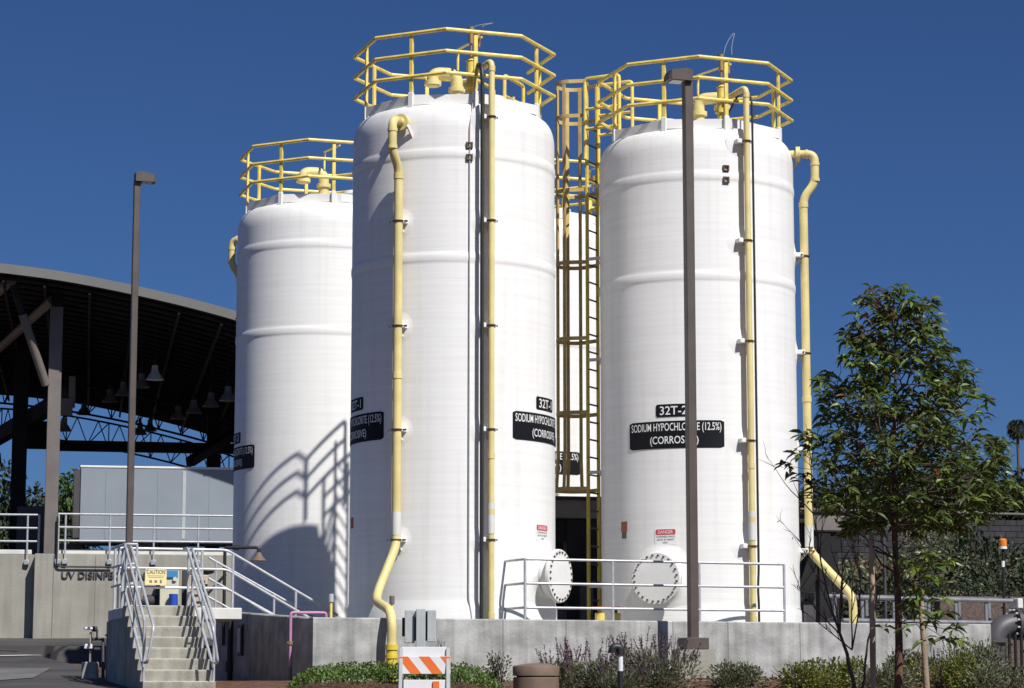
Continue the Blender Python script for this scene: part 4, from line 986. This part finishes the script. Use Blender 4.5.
def shrub(name, label, c, rx, rz, n, L, w, m, cat='shrub', group=None, spikes=0, stems=14, fine=False, ry=None, up=.4):
    c = Vector(c); t = thing(name, label, cat, c, group); ry = ry or rx
    fo, sp, stm = MB(), MB(), MB()
    lobes = [(rnd(-.65, .65) * rx, rnd(-.65, .65) * ry, rnd(.35, .8)) for _ in range(7)]
    for i in range(n):
        lx_, ly_, lh = random.choice(lobes); d = rdir(); rr = rnd(.25, 1) ** .6
        p = c + Vector((lx_ + d.x * rx * .5 * rr, ly_ + d.y * ry * .5 * rr, max(.02, rz * lh * .6 + d.z * rz * .5 * rr)))
        dd = (d + ZV * up + Vector((rnd(-.4, .4), rnd(-.4, .4), rnd(-.2, .4)))).normalized()
        leaf(fo, p, dd, L * rnd(.6, 1.3), w * rnd(.7, 1.3), .15)
    for k in range(stems):
        a = rnd(0, 6.28); e = c + Vector((math.cos(a) * rx * rnd(.2, .9), math.sin(a) * ry * rnd(.2, .9), rz * rnd(.6, 1.05))); limb(stm, c + Vector((rnd(-.1, .1), rnd(-.1, .1), -.1)), e, .012, .004, .03)
    for k in range(spikes):
        a = rnd(0, 6.28); q = rnd(0, .95) ** .5; b = c + Vector((math.cos(a) * rx * q, math.sin(a) * ry * q, rz * rnd(.55, .9)))
        dv = Vector((math.cos(a) * q * .45 + rnd(-.15, .15), math.sin(a) * q * .45, 1)).normalized(); h = rnd(.18, .42)
        stm.tube([b - dv * .2, b + dv * h], .004, 4)
        for j in range(16):
            f = rnd(.2, 1); leaf(sp, b + dv * h * f, (rdir() + dv * .6), rnd(.03, .055) * (1.25 - f * .6), .022, .1)
    tag(fo.build('foliage', m, t), kind='stuff'); stm.build('stems', 'twig', t)
    if spikes: tag(sp.build('flower_spikes', 'sage', t), kind='stuff')
    return t
def at_ground(px, Y): x = (px - CX) / F * Y * .99; return Vector((x, Y, gz(x, Y) - .02))

# young broad-leaved tree at the right
YT = 33.0; base = at_ground(897, YT); base.x = W(897, 680, YT).x
yt = thing('young_tree', 'leafy young tree held by two wooden stakes at the right', 'tree', base)
zpx = lambda py: W(0, py, YT).z
tr = MB(); tp = W(893, 300, YT); pts = []
for k in range(13):
    f = k / 12; p = base.lerp(tp, f); p.x += .03 * math.sin(f * 9); p.y += .03 * math.cos(f * 7); pts.append(p)
tr.tube(pts, [.062 * (1 - f / 12 * .85) for f in range(13)], 10)
env = [(288, 876, 16), (305, 899, 42), (330, 895, 52), (344, 895, 60), (365, 898, 74), (400, 903, 86), (430, 897, 97), (450, 899, 110), (470, 905, 115), (500, 910, 110), (515, 912, 96), (532, 905, 60)]
def env_at(py):
    for i in range(len(env) - 1):
        if env[i][0] <= py <= env[i + 1][0]:
            f = (py - env[i][0]) / (env[i + 1][0] - env[i][0]); return env[i][1] * (1 - f) + env[i + 1][1] * f, env[i][2] * (1 - f) + env[i + 1][2] * f
    return 897, 30
def trunk_at(z):
    f = (z - base.z) / (tp.z - base.z); f = max(0, min(.999, f)) * 12; i = int(f); return pts[i].lerp(pts[i + 1], f - i)
br, lf, lfy, lfr = MB(), MB(), MB(), MB()
ends = []
for k in range(490):
    py = 292 + 236 * (random.random() ** .72); cxp, hw = env_at(py); hw *= rnd(.92, 1.16); r = hw / F * YT
    a = rnd(0, 2 * math.pi); q = rnd(.12, 1) ** .55
    ctr = W(cxp, py, YT); p = ctr + Vector((math.cos(a) * r * q, math.sin(a) * r * q, rnd(-.05, .05))); ends.append((p, py))
mains = []
for k in range(26):                       # main limbs
    p, py = ends[k * 18]; t0 = trunk_at(p.z - (p - trunk_at(p.z)).length * rnd(.5, .9) - .1)
    mains.append(limb(br, t0, p, .018, .007, -.04, 6))
allm = [q for m_ in mains for q in m_[1:]] + pts[5:]
for p, py in ends:
    q = min(allm, key=lambda m_: (m_ - p).length + max(0, m_.z - p.z) * 2)
    if (q - p).length > .05: limb(br, q, p, .007, .003, -.02, 3)
    out_ = p - trunk_at(p.z); out_.z = 0; out_ = out_.normalized() if out_.length > .02 else rdir()
    n_ = random.randint(9, 14)
    for j in range(n_):
        a = 2.4 * j + rnd(-.4, .4); d = (out_ * .55 + Vector((math.cos(a), math.sin(a), 0)) * .95 + ZV * rnd(-.35, .55))
        o = p - out_ * rnd(0, .14) + ZV * rnd(-.08, .06) + rdir() * .03
        tgt = lf; u_ = random.random()
        if u_ < .10: tgt = lfy
        elif py < 335 and u_ < .35 and p.x < base.x + .1 or u_ > .99: tgt = lfr
        leaf(tgt, o, d, rnd(.13, .23), rnd(.046, .072), rnd(.1, .5))
tr.build('trunk', 'bark', yt); br.build('branches', 'twig', yt)
cr = lf.build('crown', 'leaf', yt); lfy.build('pale_leaves', 'leafy', cr); lfr.build('red_leaves', 'leafr', cr)
lo_l, lo_d, lo_b = MB(), MB(), MB()
for (px, py, n_, mb_) in ((925, 555, 9, lo_l), (915, 570, 9, lo_l), (935, 580, 9, lo_l), (948, 562, 8, lo_l), (920, 592, 8, lo_l), (940, 600, 7, lo_l), (932, 565, 8, lo_d), (910, 585, 8, lo_d),
                         (945, 612, 9, lo_d), (930, 622, 9, lo_d), (955, 628, 9, lo_d), (920, 612, 7, lo_d), (948, 640, 7, lo_d), (908, 605, 7, lo_d), (884, 628, 4, lo_d), (903, 630, 5, lo_d), (905, 560, 8, lo_d), (915, 600, 8, lo_d), (926, 640, 5, lo_d), (960, 640, 4, lo_l)):
    p = W(px, py, YT - .95 + rnd(-.25, .15)); limb(lo_b, trunk_at(p.z - .15 if py < 600 else p.z + .25), p, .008, .003, .1, 4)
    for j in range(n_):
        a = 2.4 * j; d = Vector((math.cos(a), math.sin(a), rnd(-.5, .5))); leaf(mb_, p + rdir() * .03, d, rnd(.15, .24), rnd(.055, .085), rnd(.1, .5))
lb = tag(lo_d.build('low_shoots', 'leaf', yt), kind='stuff'); lo_l.build('pale_leaves', 'leafy', lb); lo_b.build('twigs', 'twig', lb)
for px, ptop, lab, pxb in ((871.5, 535, 'straight wooden stake left of the young tree trunk', 873), (920, 585, 'shorter wooden stake right of the young tree trunk', 928)):
    a = W(px, ptop, YT - .2); b = W(pxb, 688, YT - .2); b.z = gz(b.x, b.y); q = a + (a - b) * 0
    tag(MB().tube([b, a.lerp(b, .5), a], [.042, .041, .038], 10).build('tree_stake', 'stake', at=b), lab, 'stake', 'wooden stakes of the young tree')
a, b = W(872, 547, YT - .2), W(896, 560, YT - .05)
tag(MB().tube(bend([a - Vector((.05, 0, 0)), a + Vector((.05, -.05, 0)), b, b + Vector((.06, .05, 0)), a + Vector((.0, .06, -.02))], .03, 3), .012, 6).build('tree_tie', 'black', at=a), 'black rubber tie between the left stake and the young tree', 'tie')

# bare multi-stemmed shrub
Yh = 35.0; b0 = at_ground(858, Yh); bs = thing('bare_shrub', 'leafless dark shrub with many thin stems before the right end of the wall', 'shrub', b0)
mb = MB()
def grow(p, d, L, r, lev):
    n = 7; pts_ = [p]; 
    for k in range(n):
        d = (d + Vector((rnd(-1, 1), rnd(-1, 1), rnd(-.2, .4))) * (.09 if lev == 1 else .17)).normalized(); p = p + d * L / n; pts_.append(p)
        if lev < 3 and k > 0 and random.random() < (.95 if lev < 2 else .6):
            grow(p, (d + rdir() * .65 + ZV * .15).normalized(), L * rnd(.22, .42), r * .6, lev + 1)
    mb.tube(pts_, [r * (1 - .75 * k / n) for k in range(n + 1)], 5)
fk = W(840, 634, Yh); fk2 = W(852, 650, Yh)
limb(mb, b0, fk, .034, .024, .02, 6, .03); limb(mb, b0 + Vector((.05, .1, 0)), W(868, 640, Yh), .022, .017, .0, 5, .03)
for st_, px, py, r in ((fk, 783, 470, .017), (fk, 812, 545, .013), (fk, 836, 535, .017), (fk, 850, 548, .014), (fk, 800, 590, .013), (fk, 826, 580, .012), (fk2, 860, 560, .013), (fk2, 872, 545, .014), (W(868, 640, Yh), 893, 575, .015), (W(868, 640, Yh), 880, 600, .011), (fk2, 810, 612, .012)):
    e = W(px, py, Yh + rnd(-.3, .3)); d = (e - st_); L = d.length
    grow(st_, d.normalized(), L, r, 1)
mb.build('stems', 'twig', bs)
tw = MB()
for k in range(60):
    p = random.choice(mb.v); 
    if p.z > b0.z + .5: leaf(tw, p, rdir(), .05, .02)
tw.build('dry_leaves', 'leafr', bs)

# planting bed in front of the wall
G1 = 'purple sage shrubs along the foot of the wall'
sage = [(562, 38.9, .36, .62, 'slim purple sage shrub directly behind the brown bin'), (592, 38.4, .52, .72, 'purple sage shrub just left of the bollard light'), (640, 38.8, .50, .95, 'tall purple sage shrub just right of the bollard light'), (665, 38.3, .55, .90, 'purple sage shrub leaning against the lamp pedestal'),
        (622, 37.9, .42, .42, 'low sage shrub at the bottom edge below the bollard light'), (945, 39.6, .45, .62, 'grey sage shrub near the right end of the wall')]
for px, Y, rx, rz, lab in sage: shrub('sage_shrub', lab, at_ground(px, Y), rx, rz * .74, 1600, .09, .021, 'bush', group=G1, spikes=30 if px < 900 else 8, up=.8)
low = [(497, 38.6, .22, .52, 'bush', 'thin upright green weed left of the brown bin'), (441, 39.3, .16, .60, 'bush', 'dry thin weed beside the striped barricade'), (742, 38.6, .48, .36, 'bush', 'small grey-green shrub right of the lamp pedestal'),
       (800, 38.2, .60, .40, 'bushy', 'yellow-green low shrub left of the bare shrub'), (835, 38.8, .55, .42, 'bushy', 'yellow-green low shrub behind the bare shrub'), (880, 37.8, .6, .42, 'bush', 'low shrub behind the left tree stake'),
       (940, 38.2, .65, .55, 'bushy', 'yellow-green shrub right of the shorter stake'), (975, 39.2, .55, .68, 'bush', 'tall green shrub at the right end of the wall'), (1005, 37.6, .6, .40, 'bush', 'low green shrub at the bottom right corner'), (905, 39.5, .4, .5, 'bush', 'olive shrub against the wall behind the young tree')]
for px, Y, rx, rz, m, lab in low: shrub('low_shrub', lab, at_ground(px, Y), rx, rz * 1.2, 1700 if rx > .3 else 300, .075, .03, m, group='low shrubs in the planting bed', up=.5)
# clipped ground cover at the left of the bed
gc = MB()
for k in range(5200):
    x = rnd(-3.45, -.2); y = rnd(37.2, 39.3); cx0 = (x + 1.85) / 1.65
    h = .30 * max(0, 1 - cx0 ** 4) ** .5 + .03; z = gz(x, y) + h * rnd(.5, 1.05)
    leaf(gc, Vector((x, y, z)), rdir() + ZV * .9, rnd(.04, .08), rnd(.025, .04), .1)
tag(gc.build('ground_cover', 'cover'), 'low bright green ground cover at the foot of the wall', 'ground cover', kind='stuff')
# litter of bark chips
bc = MB()
for k in range(2600):
    x = rnd(.3, 9.5); y = rnd(37.2, 40 + x * .38); p = Vector((x, y, gz(x, y) + .015)); leaf(bc, p, Vector((rnd(-1, 1), rnd(-1, 1), rnd(-.1, .4))), rnd(.05, .11), rnd(.02, .04), 0)
tag(bc.build('bark_chips', 'soil'), 'reddish bark mulch under the shrubs', 'mulch', kind='stuff')
gs = MB()
for k in range(7000):
    x = rnd(7.5, 26); y = rnd(52, 85); leaf(gs, Vector((x, y, gz(x, y) + rnd(0, .22))), rdir() + ZV, rnd(.16, .34), rnd(.08, .16), .2)
tag(gs.build('slope_cover', 'bush'), 'mixed ground cover on the slope below the dark block wall', 'ground cover', kind='stuff')

def crown_tree(name, label, base, H, rx, n, L, m, trunk_r=.18, cz=.55, group=None, flat_=.42, cat='tree'):
    base = Vector(base); t = thing(name, label, cat, base, group); tk = MB()
    limb(tk, base - ZV * .3, base + ZV * H * cz, trunk_r, trunk_r * .5, 0, 5, .02)
    fo = MB(); lobes = []
    for k in range(13):
        a = rnd(0, 6.28); q = rnd(.1, .75); lobes.append((base + Vector((math.cos(a) * rx * q, math.sin(a) * rx * q, H * (cz + rnd(-.28, .30)))), rx * rnd(.28, .5)))
    lobes.append((base + ZV * H * (cz + .3), rx * .35))
    for c_, r in lobes: limb(tk, base + ZV * H * cz * rnd(.5, 1), c_, trunk_r * .4, .03, -.05, 4)
    for i in range(n):
        c_, r = random.choice(lobes); d = rdir(); p = c_ + Vector((d.x, d.y, d.z * .75)) * r * rnd(.35, 1.05); leaf(fo, p, d + rdir() * .7, L * rnd(.6, 1.3), L * .45 * rnd(.7, 1.3), .3)
    tk.build('trunk', 'bark', t); fo.build('crown', m, t); return t
GT = 'trees beyond the deck at the left'
for px, Y, ytop, rx, m, lab in ((60, 112, 500, 2.6, 'far', 'dark green tree beyond the deck, left of the taupe column'), (77, 108, 476, 2.2, 'farbright', 'bright green tree between the taupe column and the trailer'), (-4, 100, 470, 3.0, 'far', 'dark tree at the left edge behind the dark steel column'), (36, 125, 515, 2.5, 'farbright', 'small tree low between the two steel columns')):
    p = W(px, ytop, Y); g0 = gz(p.x, Y) ; crown_tree('far_tree', lab, (p.x, Y, g0), (p.z - g0) * 1.0, rx, 2600, .34, m, group=GT, cz=.66)
GR = 'dark trees above the block wall'
for px, Y, ytop, rx, lab in ((830, 98, 498, 3.2, 'dark tree above the block wall next to the right tank'), (872, 101, 480, 3.4, 'dark tree above the block wall behind the left stake'), (925, 104, 468, 3.8, 'dark tree above the block wall directly behind the young tree'), (975, 100, 474, 3.4, 'dark tree above the block wall below the shorter palm'), (1022, 97, 482, 3.2, 'dark tree above the block wall at the right edge')):
    p = W(px, ytop, Y); g0 = gz(p.x, Y); crown_tree('far_tree', lab, (p.x, Y, g0), p.z - g0, rx, 2600, .36, 'far', group=GR, cz=.6)
# slope shrubs and hedge
GS = 'shrubs on the slope below the block wall'
k = 0
for px, Y, rx, rz, m, lab in ((842, 66, 1.3, 1.7, 'far', 'dark slope shrub beside the right tank'), (870, 60, 1.1, 1.3, 'bush', 'olive slope shrub behind the left stake'), (900, 70, 1.4, 1.8, 'far', 'dark slope shrub behind the young tree trunk'), (935, 80, 1.5, 1.6, 'bush', 'reddish olive slope shrub just under the block wall'),
                              (962, 66, 1.3, 1.5, 'far', 'dark slope shrub right of the shorter stake'), (985, 76, 1.5, 1.9, 'far', 'dark slope shrub left of the orange beacon'), (1018, 70, 1.7, 2.1, 'far', 'big dark slope shrub right of the orange beacon'), (1000, 60, 1.0, .9, 'bushy', 'yellowish slope shrub below the orange beacon'), (925, 58, 1.2, 1.0, 'far', 'low dark slope shrub above the pipe rack')):
    x = (px - CX) / F * Y; shrub('slope_shrub', lab, (x, Y, gz(x, Y)), rx, rz, 1000, .22, .09, m, group=GS, up=.2)
hd = MB(); a = W(938, 586, 53.5); h = thing('clipped_hedge', 'long clipped green hedge just behind the pipe rack at the right', 'hedge', (a.x, a.y, gz(a.x, a.y)))
z1 = a.z
for k in range(3600):
    x = a.x + rnd(-.2, 4.6); y = 53.5 + (x - a.x) * .2 + rnd(0, .8); zb = gz(x, y); z = zb + (z1 - zb) * (1 - rnd(0, 1) ** 2)
    leaf(hd, Vector((x, y, z)), rdir() + Vector((0, -.5, .4)), rnd(.06, .12), rnd(.04, .06), .1)
hd.build('foliage', 'far', h); MB().box((a.x + 2.2, 54.1, (z1 + gz(a.x, 54)) / 2 - .1), (4.5, .35, z1 - gz(a.x, 54) - .25), (Vector((math.cos(.2), math.sin(.2), 0)), Vector((-math.sin(.2), math.cos(.2), 0)), ZV)).build('inner_branches', 'twig', h)
# palms on the skyline
def palm(px, ytop, Y, label, r, skirt):
    tp = W(px, ytop, Y); g0 = gz(tp.x, Y); t = thing('palm_tree', label, 'palm', (tp.x, Y, g0), 'tall fan palms on the skyline'); hub = tp - ZV * r * .9
    MB().tube([(tp.x, Y, g0 - .5), (tp.x + .1, Y, (g0 + hub.z) / 2), hub], [.42, .3, .26], 10).build('trunk', 'twig', t)
    fr, sk_ = MB(), MB()
    for k in range(95):
        d = rdir(); d.z = d.z * .8 + .28; d.normalize(); p = hub + d * r * .5; fr.tube([hub, p], .03, 4)
        s = d.orthogonal().normalized()
        for j in range(9):
            a = (j - 4) / 4 * .95; q = (d * math.cos(a) + s * math.sin(a)).normalized(); leaf(fr, p, q, r * rnd(.42, .6), .16, .35)
    for k in range(70):
        a = rnd(0, 6.28); d = Vector((math.cos(a) * .5, math.sin(a) * .5, -1)); leaf(sk_, hub + Vector((math.cos(a), math.sin(a), 0)) * .25 + ZV * rnd(-.6 * skirt, .2), d, r * .6, .22, .1)
    fr.build('crown', 'palm', t); sk_.build('dead_fronds', 'skirt', t)
palm(1017, 418, 420, 'tall fan palm at the right edge on the skyline', 2.1, 1.6)
palm(994, 436, 440, 'shorter fan palm on the skyline beside the young tree', 2.1, 2.2)
print('objects', len(bpy.data.objects))
